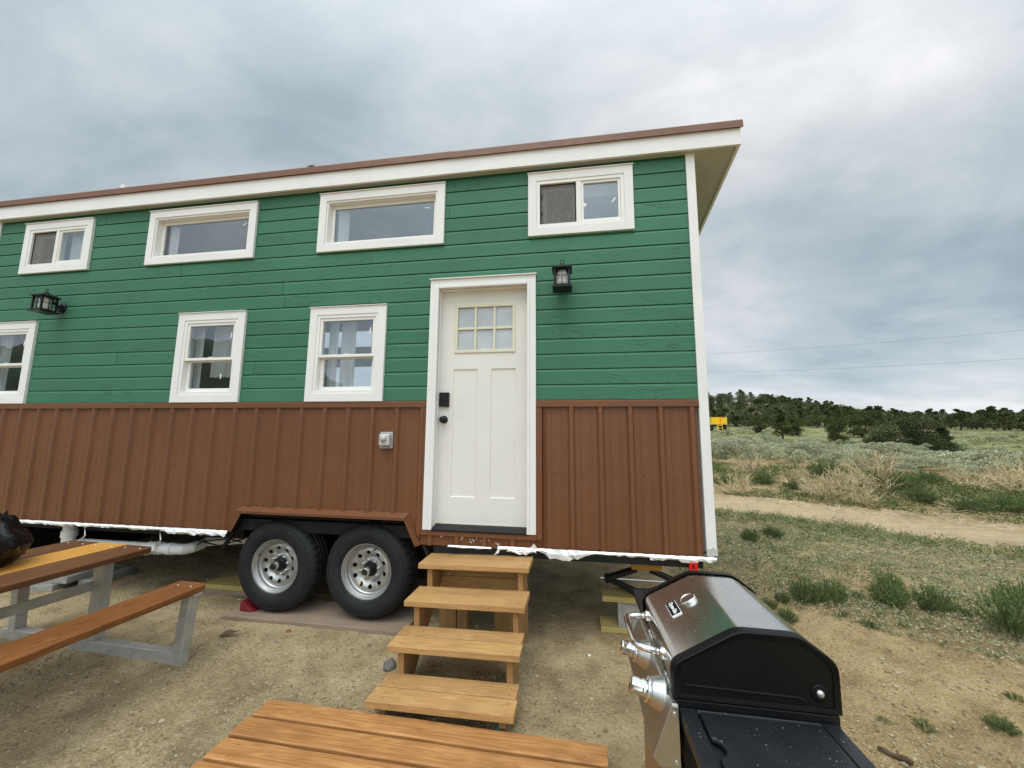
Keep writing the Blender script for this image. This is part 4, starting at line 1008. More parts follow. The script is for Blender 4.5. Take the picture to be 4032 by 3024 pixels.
def shelf(ya, yb, name):
    m = MB(); x0_, x1_ = .287, .692
    m.box(x0_, .331, ya, yb, -.800, -.770); m.box(.651, x1_, ya, yb, -.800, -.770)
    a, b = min(ya, yb), max(ya, yb); m.box(.3312, .6508, a, b, -.812, -.785); m.box(.3312, .6508, b-.014, b, -.7848, -.7702)
    return m.build(name, M_shelf, grill, bev=.003)
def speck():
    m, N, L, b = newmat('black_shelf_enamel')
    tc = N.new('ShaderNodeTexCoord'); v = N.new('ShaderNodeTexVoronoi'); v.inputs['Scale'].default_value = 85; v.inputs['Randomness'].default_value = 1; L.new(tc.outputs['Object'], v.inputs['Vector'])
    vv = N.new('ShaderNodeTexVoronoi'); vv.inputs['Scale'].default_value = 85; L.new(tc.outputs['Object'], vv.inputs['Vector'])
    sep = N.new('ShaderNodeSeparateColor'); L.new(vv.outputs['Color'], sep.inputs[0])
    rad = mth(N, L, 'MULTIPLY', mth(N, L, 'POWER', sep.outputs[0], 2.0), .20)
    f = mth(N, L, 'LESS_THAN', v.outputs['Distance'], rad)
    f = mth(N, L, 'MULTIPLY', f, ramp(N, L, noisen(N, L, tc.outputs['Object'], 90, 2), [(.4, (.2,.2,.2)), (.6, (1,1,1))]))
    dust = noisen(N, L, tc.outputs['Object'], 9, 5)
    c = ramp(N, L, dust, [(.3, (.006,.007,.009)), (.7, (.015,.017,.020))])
    c = mixc(N, L, mth(N, L, 'MULTIPLY', f, .42), c, (.50,.53,.55)); L.new(c, b.inputs['Base Color']); b.inputs['Roughness'].default_value = .40  # drop marks; the sky's reflection in them is painted as whitish colour
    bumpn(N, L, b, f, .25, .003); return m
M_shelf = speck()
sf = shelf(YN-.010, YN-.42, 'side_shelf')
yc0, yc1 = YN-.0255, YN-.40
cut = [(.337+.0, -2.105), (.350, -2.100), (.359, -2.088), (.361, -2.074), (.357, -2.060), (.347, -2.050), (.337, -2.046)]
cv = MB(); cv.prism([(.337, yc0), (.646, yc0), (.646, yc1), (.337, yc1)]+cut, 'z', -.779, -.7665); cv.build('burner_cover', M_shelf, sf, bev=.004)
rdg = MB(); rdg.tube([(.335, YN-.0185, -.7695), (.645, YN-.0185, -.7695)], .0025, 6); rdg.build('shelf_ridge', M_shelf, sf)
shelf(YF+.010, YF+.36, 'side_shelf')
ct = MB(); ct.box(.300, .312, YN+.012, YF-.012, -1.52, -.955); ct.box(.312, .69, YN+.012, YN+.024, -1.54, -.951); ct.box(.312, .69, YF-.024, YF-.012, -1.54, -.951); ct.box(.312, .69, YN+.0245, YF-.0245, -1.54, -1.525)
cart = ct.build('cart', M_steel2, grill, bev=.002)
dr_ = MB(); dr_.box(.262, .2995, YN+.008, YF-.008, -1.50, -.94); dr_.build('cart_door', steel('dark_brushed_steel', (.36,.32,.28), .36, 'z'), grill, bev=.006)
for x in (.34, .66):
    for yy in (YN+.04, YF-.04):
        cs_ = MB(); cs_.lathe([(.028, -.012), (.032, -.006), (.032, .006), (.028, .012)], (x, yy, -1.625), (1,0,0), 18); cs_.box(x-.018, x+.018, yy-.006, yy+.006, -1.60, -1.5405); cs_.build('caster', M_black, grill)

# picnic table ------------------------------------------------------------
PB = (-3.565, -.585, -1.612)
table = thing('picnic_table', 'picnic table with dark stained planks on a galvanised metal frame', 'picnic table', PB, rz=R(-2.3))
def L_(dx, dy, dz): return (PB[0]+dx, PB[1]+dy, PB[2]+dz)
def bx(m, x0, x1, y0, y1, z0, z1): return m.box(PB[0]+x0, PB[0]+x1, PB[1]+y0, PB[1]+y1, PB[2]+z0, PB[2]+z1)
LEN = 2.3
for j, y_ in enumerate((-.07, -LEN+.25)):
    m = bx(MB(), -.90, .835, y_, y_+.065, -.02, .062); m.build('base_rail', M_alu, table, bev=.004)
    for s_ in (-1, 1):
        m = MB(); xa, xb = (.760, .835) if s_ > 0 else (-.835, -.76); l = .035*s_
        m.add([(PB[0]+p[0], PB[1]+p[1], PB[2]+p[2]) for p in ((xa, y_, .0625), (xb, y_, .0625), (xb, y_+.07, .0625), (xa, y_+.07, .0625), (xa+l, y_, .442), (xb+l, y_, .442), (xb+l, y_+.07, .442), (xa+l, y_+.07, .442))],
              [(0,3,2,1), (4,5,6,7), (0,1,5,4), (1,2,6,5), (2,3,7,6), (3,0,4,7)]); m.build('bench_post', M_alu, table, bev=.004)
        m = bx(MB(), .64*s_ if s_ > 0 else -.90, .90 if s_ > 0 else -.64, y_+.008, y_+.062, .4425, .458); m.build('bench_bracket', M_alu, table)
        w_ = MB(); w_.tube([L_((.757 if s_ > 0 else -.757), y_-.002, .058), L_((.757 if s_ > 0 else -.757), y_+.065, .064)], .006, 6); w_.build('weld_bead', M_alu, table)
    m = bx(MB(), -.050, .045, y_+.0, y_+.07, .0625, .69); m.build('table_post', M_alu, table, bev=.004)
    m = bx(MB(), -.36, .42, y_+.005, y_+.06, .6905, .708); m.build('top_bracket', M_alu, table)
m = bx(MB(), -.060, -.0505, -LEN+.30, -.0, .405, .475); m.build('stretcher', M_alu, table, bev=.002)
m = MB()
for y_, z_ in ((-.03, .42), (-.03, .46)): m.lathe([(.011, 0), (.010, .006)], L_(-.0505+.0, y_, z_), (-1,0,0), 6)
m.build('stretcher_bolt', M_bolt, table)
for k, (xa, xb, mat) in enumerate(((.192, .450, M_wtab), (-.094, .184, M_wyel), (-.372, -.102, M_wtab))):
    m = MB(); c_ = .035 if k == 0 else .0; e_ = .02 if k == 2 else 0
    m.prism([(PB[0]+xa+e_, PB[1]-.025), (PB[0]+xb-c_, PB[1]-.025), (PB[0]+xb, PB[1]-.025-c_), (PB[0]+xb, PB[1]-LEN), (PB[0]+xa, PB[1]-LEN), (PB[0]+xa, PB[1]-.025-e_)], 'z', PB[2]+.7085, PB[2]+.746)
    t = m.build('tabletop_plank', mat, table, bev=.004)
    if k == 1: t['label'] = 'golden yellow tabletop plank'
    for x in (xa+.06, xb-.06):
        s_ = MB(); s_.lathe([(.0075, 0), (.006, .0025), (0, .003)], L_(x, -.085, .746), (0,0,1), 10); s_.build('screw_head', M_bolt, t)
for s_ in (1, -1):
    xa, xb = (.640, .895) if s_ > 0 else (-.895, -.640)
    m = MB(); m.prism([(PB[0]+xa, PB[1]+.04), (PB[0]+xb-.03, PB[1]+.04), (PB[0]+xb, PB[1]+.01), (PB[0]+xb, PB[1]-LEN), (PB[0]+xa, PB[1]-LEN)], 'z', PB[2]+.4585, PB[2]+.498)
    t = m.build('bench_plank', M_wben, table, bev=.005)
    for x in (xa+.07, xb-.07):
        q_ = MB(); q_.lathe([(.0075, 0), (.006, .0025), (0, .003)], L_(x, -.035, .498), (0,0,1), 10); q_.build('screw_head', M_bolt, t)

# bag of rubbish on the table
bc_ = (-3.66, -1.27, -.8655)
bm = bmesh.new(); bmesh.ops.create_icosphere(bm, subdivisions=5, radius=1)
for v in bm.verts:
    d = v.co.copy(); an = math.atan2(d.y, d.x)
    n1 = mnoise.noise(d*1.5+Vector((3,1,2)))*.12
    ple = (1-abs(mnoise.noise(Vector((math.cos(an)*3.2, math.sin(an)*3.2, d.z*.9+4)))))**3*.13+(1-abs(mnoise.noise(Vector((math.cos(an)*6, math.sin(an)*6, d.z*1.4+9)))))**4*.11
    k_ = .93+n1+ple
    z = d.z*.140*k_+.130; wd = .172*(1-.22*max(0, d.z)**2)
    x, y_ = d.x*wd*k_, d.y*.215*k_
    if d.z > .62: z += (d.z-.62)*.16+ple*.3; x *= .85-.5*(d.z-.62); y_ *= .85-.5*(d.z-.62)
    v.co = Vector((x, y_, max(.0, z)))
me = bpy.data.meshes.new('garbage_bag'); bm.to_mesh(me); bm.free(); me.materials.append(M_bag); me.polygons.foreach_set('use_smooth', [True]*len(me.polygons))
bag = bpy.data.objects.new('garbage_bag', me); COL.objects.link(bag); bag.location = bc_
tag(bag, 'shiny black plastic rubbish bag standing on the picnic table', 'garbage bag')

# loose things on the pad ----------------------------------------------------
def solo(mb, name, mat, label, cat, loc, bev=0, group=None, smooth=False, rz=0):
    o = mb.build(name, mat, None, bev=bev, origin=loc, smooth=smooth)
    o.rotation_euler = (0, 0, rz); return tag(o, label, cat, group)
def board(x0, x1, y0, y1, z0, z1): return MB().box(x0, x1, y0, y1, z0, z1)
m = MB(); m.prism([(-3.03, -1.628), (-2.93, -1.628), (-1.36, -1.628), (-1.36, -1.583), (-3.0, -1.583), (-3.06, -1.604)], 'y', -.075, .345)
solo(m, 'ground_board', M_wtan, 'long weathered tan board lying flat under both wheels', 'board', (-2.2, .1, -1.62), .003)
solo(board(-3.72, -2.75, .37, .62, -1.572, -1.530), 'timber_board', M_wtrt, 'yellow timber board on top of a tan one left of the wheels', 'board', (-3.2, .5, -1.572), .003)
solo(board(-3.70, -2.74, .36, .63, -1.615, -1.5725), 'timber_board', M_wtan, 'tan timber board under the yellow one left of the wheels', 'board', (-3.2, .5, -1.615), .003)
m = MB(); m.prism([(-2.945, -1.5855), (-2.80, -1.5855), (-2.868, -1.535), (-2.935, -1.498), (-2.945, -1.505)], 'y', .02, .12); chk = solo(m, 'wheel_chock', M_redp, 'red plastic wheel chock wedged against the left wheel', 'wheel chock', (-2.87, .07, -1.586), .003)
for a, b in (((-2.935, -1.505), (-2.83, -1.58)), ((-2.94, -1.54), (-2.85, -1.575)), ((-2.90, -1.52), (-2.90, -1.58)), ((-2.87, -1.54), (-2.87, -1.58))):
    r_ = MB(); r_.tube([(a[0], .018, a[1]), (b[0], .018, b[1])], .004, 6); r_.build('chock_rib', M_redp, chk, origin=(-2.87, .07, -1.586))
def paver(x, y, z, a, lab):
    m = MB(); m.box(-.105, .105, 0, .42, 0, .062); o = m.build('paver_block', M_conc, None, bev=.006, origin=(0,0,0)); o.location = (x, y, z); o.rotation_euler = (0, 0, R(a)); tag(o, lab, 'paver', 'concrete pavers under the house'); return o
paver(-5.29, .10, -1.612, 12, 'grey concrete paver at the bottom of the small stack under the house')
paver(-5.20, .16, -1.549, 4, 'grey concrete paver lying on top of another under the house')
paver(-5.02, .30, -1.612, 10, 'grey concrete paver half hidden behind the small paver stack')
# blocking and jack at the right end
solo(board(.205, .62, .26, .47, -1.612, -1.572), 'timber_board', M_wtrt, 'short pale yellow board on the ground under the grey block', 'board', (.4, .36, -1.612), .003)
cb = MB()
for xa, xb in ((.345, .375), (.452, .482), (.560, .590)): cb.box(xa, xb, .27, .455, -1.5715, -1.3715)
cb.box(.3752, .4518, .27, .30, -1.5715, -1.3715); cb.box(.4822, .5598, .27, .30, -1.5715, -1.3715); cb.box(.3752, .4518, .425, .455, -1.5715, -1.3715); cb.box(.4822, .5598, .425, .455, -1.5715, -1.3715)
solo(cb, 'concrete_block', M_conc, 'grey concrete block standing between two yellow boards', 'concrete block', (.47, .36, -1.572), .004)
solo(board(.22, .63, .25, .46, -1.371, -1.330), 'timber_board', M_wtrt, 'short yellow board on top of the grey block under the jack', 'board', (.42, .36, -1.371), .003)
JB = (.56, .36, -1.330)
jack = thing('scissor_jack', 'black scissor jack propping up the right end of the house', 'jack', JB)
m = MB(); m.box(.47, .66, .30, .43, -1.3295, -1.312); m.build('jack_base', M_black, jack, bev=.003)
for sx_ in (-1, 1):
    for za, zb in ((-1.318, -1.225), (-1.225, -1.135)):
        m = MB(); xin = .565+sx_*.05; xo = .565+sx_*.30
        a, b = ((xin, za), (xo, zb)) if za < -1.25 else ((xo, za), (xin, zb))
        for yy in (.325, .385):
            m.add([(a[0], yy, a[1]-.016), (b[0], yy, b[1]-.016), (b[0], yy, b[1]+.016), (a[0], yy, a[1]+.016), (a[0], yy+.02, a[1]-.016), (b[0], yy+.02, b[1]-.016), (b[0], yy+.02, b[1]+.016), (a[0], yy+.02, a[1]+.016)],
                  [(0,1,2,3), (7,6,5,4), (0,4,5,1), (1,5,6,2), (2,6,7,3), (3,7,4,0)])
        m.build('jack_arm', M_black, jack)
    m = MB(); m.lathe([(.022, -.062), (.022, .062)], (.565+sx_*.30, .365, -1.225), (0,-1,0), 14); m.build('jack_pivot', M_black, jack)
m = MB(); m.tube([(.215, .365, -1.225), (.88, .365, -1.225)], .007, 8); m.build('jack_screw', M_bolt, jack)
m = MB(); m.box(.50, .63, .32, .42, -1.128, -1.112); m.build('jack_saddle', M_black, jack, bev=.003)
wb = MB(); wb.prism([(.465, -1.1115), (.70, -1.1115), (.705, -1.067), (.445, -1.067)], 'y', .26, .40)
solo(wb, 'wood_block', M_wgold, 'golden wood block on top of the black jack', 'wood block', (.57, .33, -1.111), .003)
stp = MB(); stp.box(.50, .66, .28, .42, -1.0665, -.9905); part(stp, 'chassis_bracket', M_blackmatte)

def stone(name, x, y, s, label, cat, mat, seed, group=None, flatten=.6, dz=0):
    bm = bmesh.new(); bmesh.ops.create_icosphere(bm, subdivisions=3, radius=1)
    for v in bm.verts:
        d = v.co.copy(); k_ = 1+.28*mnoise.noise(d*1.3+Vector((seed, 2, 3)))+.12*mnoise.noise(d*3.1+Vector((seed, 7, 3))); v.co = Vector((d.x*s[0]*k_, d.y*s[1]*k_, d.z*s[2]*k_))
    me = bpy.data.meshes.new(name); bm.to_mesh(me); bm.free(); me.materials.append(mat)
    o = bpy.data.objects.new(name, me); COL.objects.link(o); o.location = (x, y, gz(x, y)+s[2]*.45+dz); return tag(o, label, cat, group)
stone('rock', -1.285, -.455, (.045, .05, .048), 'fist sized grey rock beside the left side of the steps', 'rock', M_stone, 1, None, .6, -.018)
stone('stone_chip', -2.31, -.165, (.022, .016, .014), 'small reddish stone chip in front of the board under the wheels', 'stone', M_rust, 2)
stone('stone_chip', -1.565, -.229, (.012, .011, .009), 'small dark pebble on the gravel left of the steps', 'stone', M_stone, 5)
stone('stone_chip', .095, -.088, (.012, .010, .008), 'small white pebble on the dirt right of the steps', 'stone', M_pvc, 6)
stone('stone_chip', -2.293, -.315, (.018, .008, .006), 'flat dark sliver of stone on the gravel below the board', 'stone', M_stone, 9)
bk_ = MB(); vs = []
for i in range(9):
    t = i/8; x = -2.765+.105*t; y_ = -.345+.065*t; w_ = .020*math.sin(math.pi*min(1, t*.9+.08)); zc = gz(x, y_)+.012+.028*t
    vs += [(x-w_*.5, y_+w_, zc+.012*math.sin(5*t)), (x+w_*.5, y_-w_, zc-.006)]
bk_.add(vs, [(2*i, 2*i+1, 2*i+3, 2*i+2) for i in range(8)])
o = solo(bk_, 'bark_flake', M_bark, 'curled flake of brown bark lying in front of the wheels', 'bark', (-2.71, -.32, -1.61)); so_ = o.modifiers.new('thick', 'SOLIDIFY'); so_.thickness = .005
stk = MB(); gx0, gy0, gx1, gy1 = 1.525, -.735, 1.600, -.845
pts = [(gx0+(gx1-gx0)*t, gy0+(gy1-gy0)*t, gz(gx0+(gx1-gx0)*t, gy0+(gy1-gy0)*t)+.013+.004*math.sin(9*t)) for t in np.linspace(0, 1, 8)]
stk.tube(pts, [.007, .009, .011, .0105, .012, .013, .014, .011], 9); stk.tube([pts[4], (pts[4][0]+.012, pts[4][1]+.012, pts[4][2]+.022)], [.005, .003], 6)
solo(stk, 'stick', M_bark, 'short broken brown stick on the bare ground near the grill', 'stick', (gx0, gy0, -1.6))
# ------------------------------------------------------------------ vegetation
def leaves(P, Dn, L, Wd, rg=rng, curve=0):
    """P: n x 3 base points, Dn: n x 3 directions, L,Wd: sizes -> rhombus leaves"""
    n = len(P); L = np.broadcast_to(L, n)[:, None]; Wd = np.broadcast_to(Wd, n)[:, None]
    Dn = Dn/np.linalg.norm(Dn, axis=1, keepdims=True)
    r = rg.normal(size=(n, 3)); s = np.cross(Dn, r); s /= np.linalg.norm(s, axis=1, keepdims=True)+1e-9
    v = np.stack([P, P+Dn*L*.5+s*Wd*.5, P+Dn*L, P+Dn*L*.5-s*Wd*.5], 1).reshape(-1, 3)
    f = (np.arange(n)[:, None]*4+np.arange(4)[None, :]); return v, f
def cat_(lst):
    V, F, o = [], [], 0
    for v, f in lst: V.append(v); F.append(f+o); o += len(v)
    return np.concatenate(V), np.concatenate(F)
def unit(n, rg=rng):
    d = rg.normal(size=(n, 3)); return d/np.linalg.norm(d, axis=1, keepdims=True)
def weed_mesh(name, Rr, H, nst, nl, L, W, mat, seed, up=.7):
    rg = np.random.default_rng(seed); Ps, Ds = [], []
    for i in range(nst):
        a = rg.uniform(0, 2*math.pi); r = Rr*math.sqrt(rg.uniform(0, 1)); b = np.array([r*.45*math.cos(a), r*.45*math.sin(a), 0]); tip = np.array([r*math.cos(a), r*math.sin(a), H*(1-.55*(r/Rr)**2)*rg.uniform(.6, 1.08)])
        t = rg.uniform(.12, 1, nl)[:, None]; p = b+(tip-b)*t+np.array([0, 0, 1])*(t*(1-t))*H*.25
        d = unit(nl, rg)*.75+(tip-b)/np.linalg.norm(tip-b)*up; d[:, 2] += .25
        Ps.append(p); Ds.append(d)
    P, D_ = np.concatenate(Ps), np.concatenate(Ds)
    v, f = leaves(P, D_, rg.uniform(.6, 1.3, len(P))*L, rg.uniform(.7, 1.2, len(P))*W, rg)
    v[:, 2] = np.maximum(v[:, 2], -.01)
    me = bpy.data.meshes.new(name); me.from_pydata(v.tolist(), [], f.tolist()); me.materials.append(mat); return me
def put(me, name, loc, rz, s, label=None, cat=None, group=None):
    o = bpy.data.objects.new(name, me); COL.objects.link(o); o.location = loc; o.rotation_euler = (0, 0, rz); o.scale = s if hasattr(s, '__len__') else (s, s, s)
    return tag(o, label, cat, group)
weeds = [weed_mesh('weed_bush', .25, .27, 120, 42, .030, .0065, M_weed, 10+i) for i in range(3)]
WD = [  # x, y, scale, height, label
 (1.75,.62,.40,.9,'green weed clump left of the leafy row on the dirt bank'),
 (1.93,.60,.80,1.0,'bushy green weed in the left half of the row on the bank'),
 (2.10,.56,.75,1.0,'bright green weed third from the left along the bank edge'),
 (2.38,.70,.32,.8,'small green weed in the gap between the two bank clumps'),
 (2.55,.60,.95,1.2,'tall green weed starting the right half of the row on the bank'),
 (2.70,.80,.6,1.0,'green weed standing behind the right half of the bank row'),
 (2.80,.52,.80,.95,'green weed in front of the right half of the bank row'),
 (2.92,.45,.42,.8,'green weed just left of the biggest weed on the bank'),
 (3.02,.18,1.25,1.6,'largest green weed bush at the right end of the dirt bank'),
 (3.50,.62,.9,1.1,'green weed at the right picture edge behind the biggest weed'),
 (1.67,.40,.55,.75,'dark green weed right behind the grill lid'),
 (1.62,.58,.50,.7,'low green weed on the bank behind the grill, nearest the house'),
 (2.18,.27,.38,.6,'sparse small weed on the bare slope below the bank row'),
 (2.07,.40,.34,.5,'tiny green weed just under the bright clump on the bank'),
 (1.86,-.58,.36,.5,'small green tuft alone on the bare ground at lower right'),
 (2.22,-.57,.44,.65,'green tuft at the right picture edge on the bare ground'),
 (2.47,-.38,.30,.4,'faint green tuft high on the bare slope at the right edge'),
 (2.22,2.35,.75,.9,'green weed near the house corner on the grassy terrace'),
 (2.60,2.60,.9,.8,'green weed mound on the grassy terrace beside the house corner'),
 (1.68,-.55,.25,.3,'thin pale weed sprouting in the bare ground beside the grill')]
for i, (x, y, s, h, lab) in enumerate(WD):
    put(weeds[i % 3], 'weed_bush', (x, y, gz(x, y)-.01), i*1.7, (s*.66, s*.66, h*s*.95 if s < .6 else h*.80), lab, 'weed', 'green weeds along the bank')
# leafy green bushes beyond the road
GF = [(3.50,6.75,.9,'green bush beyond the road, nearest the house corner'), (4.30,6.75,1.0,'green bush beyond the road in front of the left dry bush'), (4.76,6.25,.8,'low green bush beyond the road, right of the left dry bush'),
      (5.80,7.0,1.3,'dark green bush in front of the sagebrush belt beyond the road'), (6.10,4.95,.9,'round green bush at the far edge of the road'), (6.45,5.75,1.3,'wide green bush behind the round one beyond the road'),
      (6.40,4.40,.8,'bright green bush on the far road verge toward the right'), (6.75,4.3,1.0,'bright green bush on the road verge near the right edge'), (7.15,4.25,1.1,'bright green bush at the right picture edge on the road verge'), (7.10,6.05,1.0,'dull green bush under the brown bank beyond the road')]
for i, (x, y, s, lab) in enumerate(GF):
    put(weeds[(i+1) % 3], 'green_bush', (x, y, gz(x, y)-.03), i*2.1, (s*1.2, s*1.2, s*1.2), lab, 'bush', 'green bushes beyond the road')

# low cover on the terrace (one mass of small leaves)
def scatter_cover(name, mat, n, tlo, thi, wlo, whi, L, W, H, per, thr=.0, cond=None, up=.6, seed=1, fs=1.3):
    rg = np.random.default_rng(seed); Ps = []; Ds = []; Ls = []
    cnt = 0
    while cnt < n:
        t = rg.uniform(tlo, thi); w = rg.uniform(wlo, whi); x = .6*t+.8*w; y = .8*t-.6*w-3.2
        if cond and not cond(x, y, t, w): continue
        d = mnoise.noise(Vector((x*fs, y*fs, 2.2)))+.5*mnoise.noise(Vector((x*fs*3, y*fs*3, 4.2)))
        if d < thr+rg.uniform(-.25, .25): continue
        z = float(terr(x, y))+micro(x, y); k = per; a = rg.uniform(0, 6.283, k); r = rg.uniform(.1, 1, k)*L*.9
        hh = H*rg.uniform(.3, 1.15)*(.7+.6*max(0, d))
        p = np.stack([x+r*np.cos(a), y+r*np.sin(a), z+rg.uniform(0, 1, k)*hh-.005], 1); dd = np.stack([np.cos(a), np.sin(a), rg.uniform(.1, 1.6, k)*up], 1)
        Ps.append(p); Ds.append(dd); cnt += 1
    P, D_ = np.concatenate(Ps), np.concatenate(Ds); v, f = leaves(P, D_, rg.uniform(.6, 1.35, len(P))*L, rg.uniform(.7, 1.3, len(P))*W, rg)
    o = mesh_obj(name, v, f, mat); return tag(o, kind='stuff')
inhouse = lambda x, y: x < 1.12 and -.1 < y < 2.65
cover = scatter_cover('ground_cover', M_cover, 15000, 4.05, 7.80, -4.0, 4.5, .021, .0085, .055, 10, -.25, lambda x, y, t, w: x > .75 and not inhouse(x, y) and t < 7.75+.12*math.sin(3*w), seed=3)
tag(cover, 'low grey green and straw coloured ground cover on the terrace between bank and road', 'ground cover')
cov2 = scatter_cover('green_ground_cover', M_weed, 2100, 4.2, 7.78, -4.0, 4.5, .026, .0075, .09, 11, .25, lambda x, y, t, w: x > .9 and not inhouse(x, y), .9, seed=5, fs=.9)
tag(cov2, 'patches of taller green herbs on the terrace before the dirt road', 'ground cover')
cov4 = scatter_cover('verge_herbs', M_gcover, 900, 7.0, 7.72, -3.5, 4.5, .032, .008, .12, 11, -.2, lambda x, y, t, w: x > .9 and not inhouse(x, y), 1.0, seed=6, fs=.9)
tag(cov4, 'green herbs along the near edge of the dirt road', 'herbs')
cov3 = scatter_cover('roadside_grass', M_gcover, 6500, 9.35, 12.4, -6.5, 6.0, .050, .012, .15, 10, -.12, None, .9, seed=8, fs=.7)
tag(cov3, 'green and straw coloured grass on the verge beyond the road', 'grass')
lit = scatter_cover('straw_litter', M_dry, 3800, 8.9, 11.8, -6.5, 6.5, .18, .007, .06, 3, -.25, None, .25, seed=9, fs=.8)
tag(lit, 'loose dry straw lying along the far side of the road', 'straw')
lit2 = scatter_cover('dry_litter', M_dry, 4200, 4.0, 7.6, -3.6, 3.8, .045, .004, .015, 3, -.2, lambda x, y, t, w: x > .9 and not inhouse(x, y), .2, seed=19, fs=1.1)
tag(lit2, 'short dry stems lying between the plants on the terrace', 'straw')
# gravel on the pad and bank
rg = np.random.default_rng(21); pv, pf = [], []
oc = np.array([(1,0,0), (-1,0,0), (0,1,0), (0,-1,0), (0,0,1), (0,0,-1)], float); of = np.array([(0,2,4), (2,1,4), (1,3,4), (3,0,4), (2,0,5), (1,2,5), (3,1,5), (0,3,5)])
def inbox(x, y): return (-1.85 < x < .15 and y < -.94)
c = 0
while c < 38000:
    x = rg.uniform(-4.2, 3.0); y = rg.uniform(-2.5, .9)
    if inbox(x, y): continue
    dens = .35+.65*sstep(.2, -1.6, y)
    if -2.6 < x < 1.0 and y > -.2: dens *= .35
    if mnoise.noise(Vector((x*1.5, y*1.5, 9)))*.5+.5 < rg.uniform(0, 1)*.8 or rg.uniform(0, 1) > dens: continue
    s = .0030+.0075*rg.uniform(0, 1)**2.6 if rg.uniform(0, 1) < .975 else rg.uniform(.008, .019)
    q = oc*np.array([s*rg.uniform(.7, 1.5), s*rg.uniform(.7, 1.3), s*rg.uniform(.4, .8)])*rg.uniform(.70, 1.25, (6, 1)); a = rg.uniform(0, 6.28); ca, sa = math.cos(a), math.sin(a)
    q = q@np.array([[ca, sa, 0], [-sa, ca, 0], [0, 0, 1]]); pv.append(q+np.array([x, y, gz(x, y)+s*.12])); pf.append(of+6*c); c += 1
gr_ = mesh_obj('gravel', np.concatenate(pv), np.concatenate(pf), M_peb); tag(gr_, 'fine tan gravel scattered over the bare ground', 'gravel', kind='stuff')

# dry skeleton bushes
def dry_mesh(name, seed, H=.55, spread=.9, n0=9, lean=(0, 0)):
    rr = random.Random(seed); m = MB()
    def grow(p, d, L, r, lev):
        q = p; pts = [p]; dd = d
        for _ in range(3):
            dd = (dd+Vector((rr.gauss(0, .13), rr.gauss(0, .13), rr.gauss(.04, .10)))).normalized(); q = q+dd*L/3
            if q.z < .015: q.z = .015
            pts.append(q)
        m.tube(pts, [r, r*.85, r*.7, r*.5], 4, False)
        if lev < 2:
            for _ in range(rr.choice((3, 4, 5)) if lev else 5):
                k = rr.choice((1, 2, 3)); e = (dd+Vector((rr.gauss(0, .5), rr.gauss(0, .5), rr.gauss(.1, .4)))).normalized()
                grow(pts[k], e, L*rr.uniform(.45, .72), r*.62, lev+1)
    for i in range(n0):
        a = 2*math.pi*i/n0+rr.uniform(-.3, .3); el = rr.uniform(.25, 1.3); grow(Vector((0, 0, 0)), Vector((math.cos(a)*math.cos(el)*spread+lean[0], math.sin(a)*math.cos(el)*spread+lean[1], math.sin(el))).normalized(), H*rr.uniform(.55, .85), .0105, 0)
    me = bpy.data.meshes.new(name); me.from_pydata(m.v, [], m.f); me.materials.append(M_dry); return me
dm_ = [dry_mesh('dry_bush', 1), dry_mesh('dry_bush', 2, .8, .8, 8, (-.5, .1)), dry_mesh('dry_bush', 3, .7, 1.2, 9, (.5, -.2))]
for i, (x, y, k, s, rz, lab) in enumerate([(4.5,7.7,0,1.25,.3,'round pale tumbleweed skeleton nearest the house beyond the road'), (4.72,6.35,1,.95,2.5,'dry straw bush bent low, right of the round tumbleweed'), (5.95,5.42,1,1.25,.2,'tall pale dry bush with leaning stems in the middle of the far verge'),
        (7.2,7.3,0,1.15,1.0,'dry brownish bush behind the tall pale one'), (4.9,5.35,2,1.0,2.9,'flattened dry bush lying at the far road edge'), (5.5,5.9,2,.95,.6,'tangled dry bush left of the tall pale one'),
        (7.5,5.5,0,.9,2.0,'dry bush standing on the verge toward the right edge'), (7.75,5.05,2,1.1,4.0,'dry bush at the right picture edge beyond the road'), (3.6,6.15,2,.9,3.6,'low dry bush beyond the road beside the house corner'), (8.1,5.9,1,.8,1.2,'small dry bush high on the right verge'), (5.2,4.95,2,.7,5.0,'scrap of dry bush lying on the road edge')]):
    put(dm_[k], 'dry_bush', (x, y, gz(x, y)-.01), rz, (s*.85, s*.85, s*.78), lab, 'dry bush', 'dry bushes beyond the road')

# sagebrush
def sage_mesh(seed):
    rg = np.random.default_rng(seed); Ps, Ds = [], []
    lob = rg.uniform(-1, 1, (16, 3))*np.array([.46, .46, .16])+np.array([0, 0, .36]); lob[:, 2] -= .25*(lob[:, 0]**2+lob[:, 1]**2)
    for l in lob:
        d = unit(240, rg); d[:, 2] = np.abs(d[:, 2])*.9-.15; r = .155*rg.uniform(.6, 1.12, (240, 1)); Ps.append(l+d*r*np.array([1, 1, .95])); u = d*.9+np.array([0, 0, .75])+unit(240, rg)*.4; Ds.append(u)
    P, D_ = np.concatenate(Ps), np.concatenate(Ds); P[:, 2] = np.maximum(P[:, 2], .02)
    v, f = leaves(P, D_, rg.uniform(.03, .062, len(P)), rg.uniform(.015, .028, len(P)), rg)
    me = bpy.data.meshes.new('sagebrush'); me.from_pydata(v.tolist(), [], f.tolist()); me.materials.append(M_sage); return me
sages = [sage_mesh(40+i) for i in range(5)]
rg = np.random.default_rng(77); pts = []
def tw(x, y): return .6*x+.8*(y+3.2), .8*x-.6*(y+3.2)
tries = 0
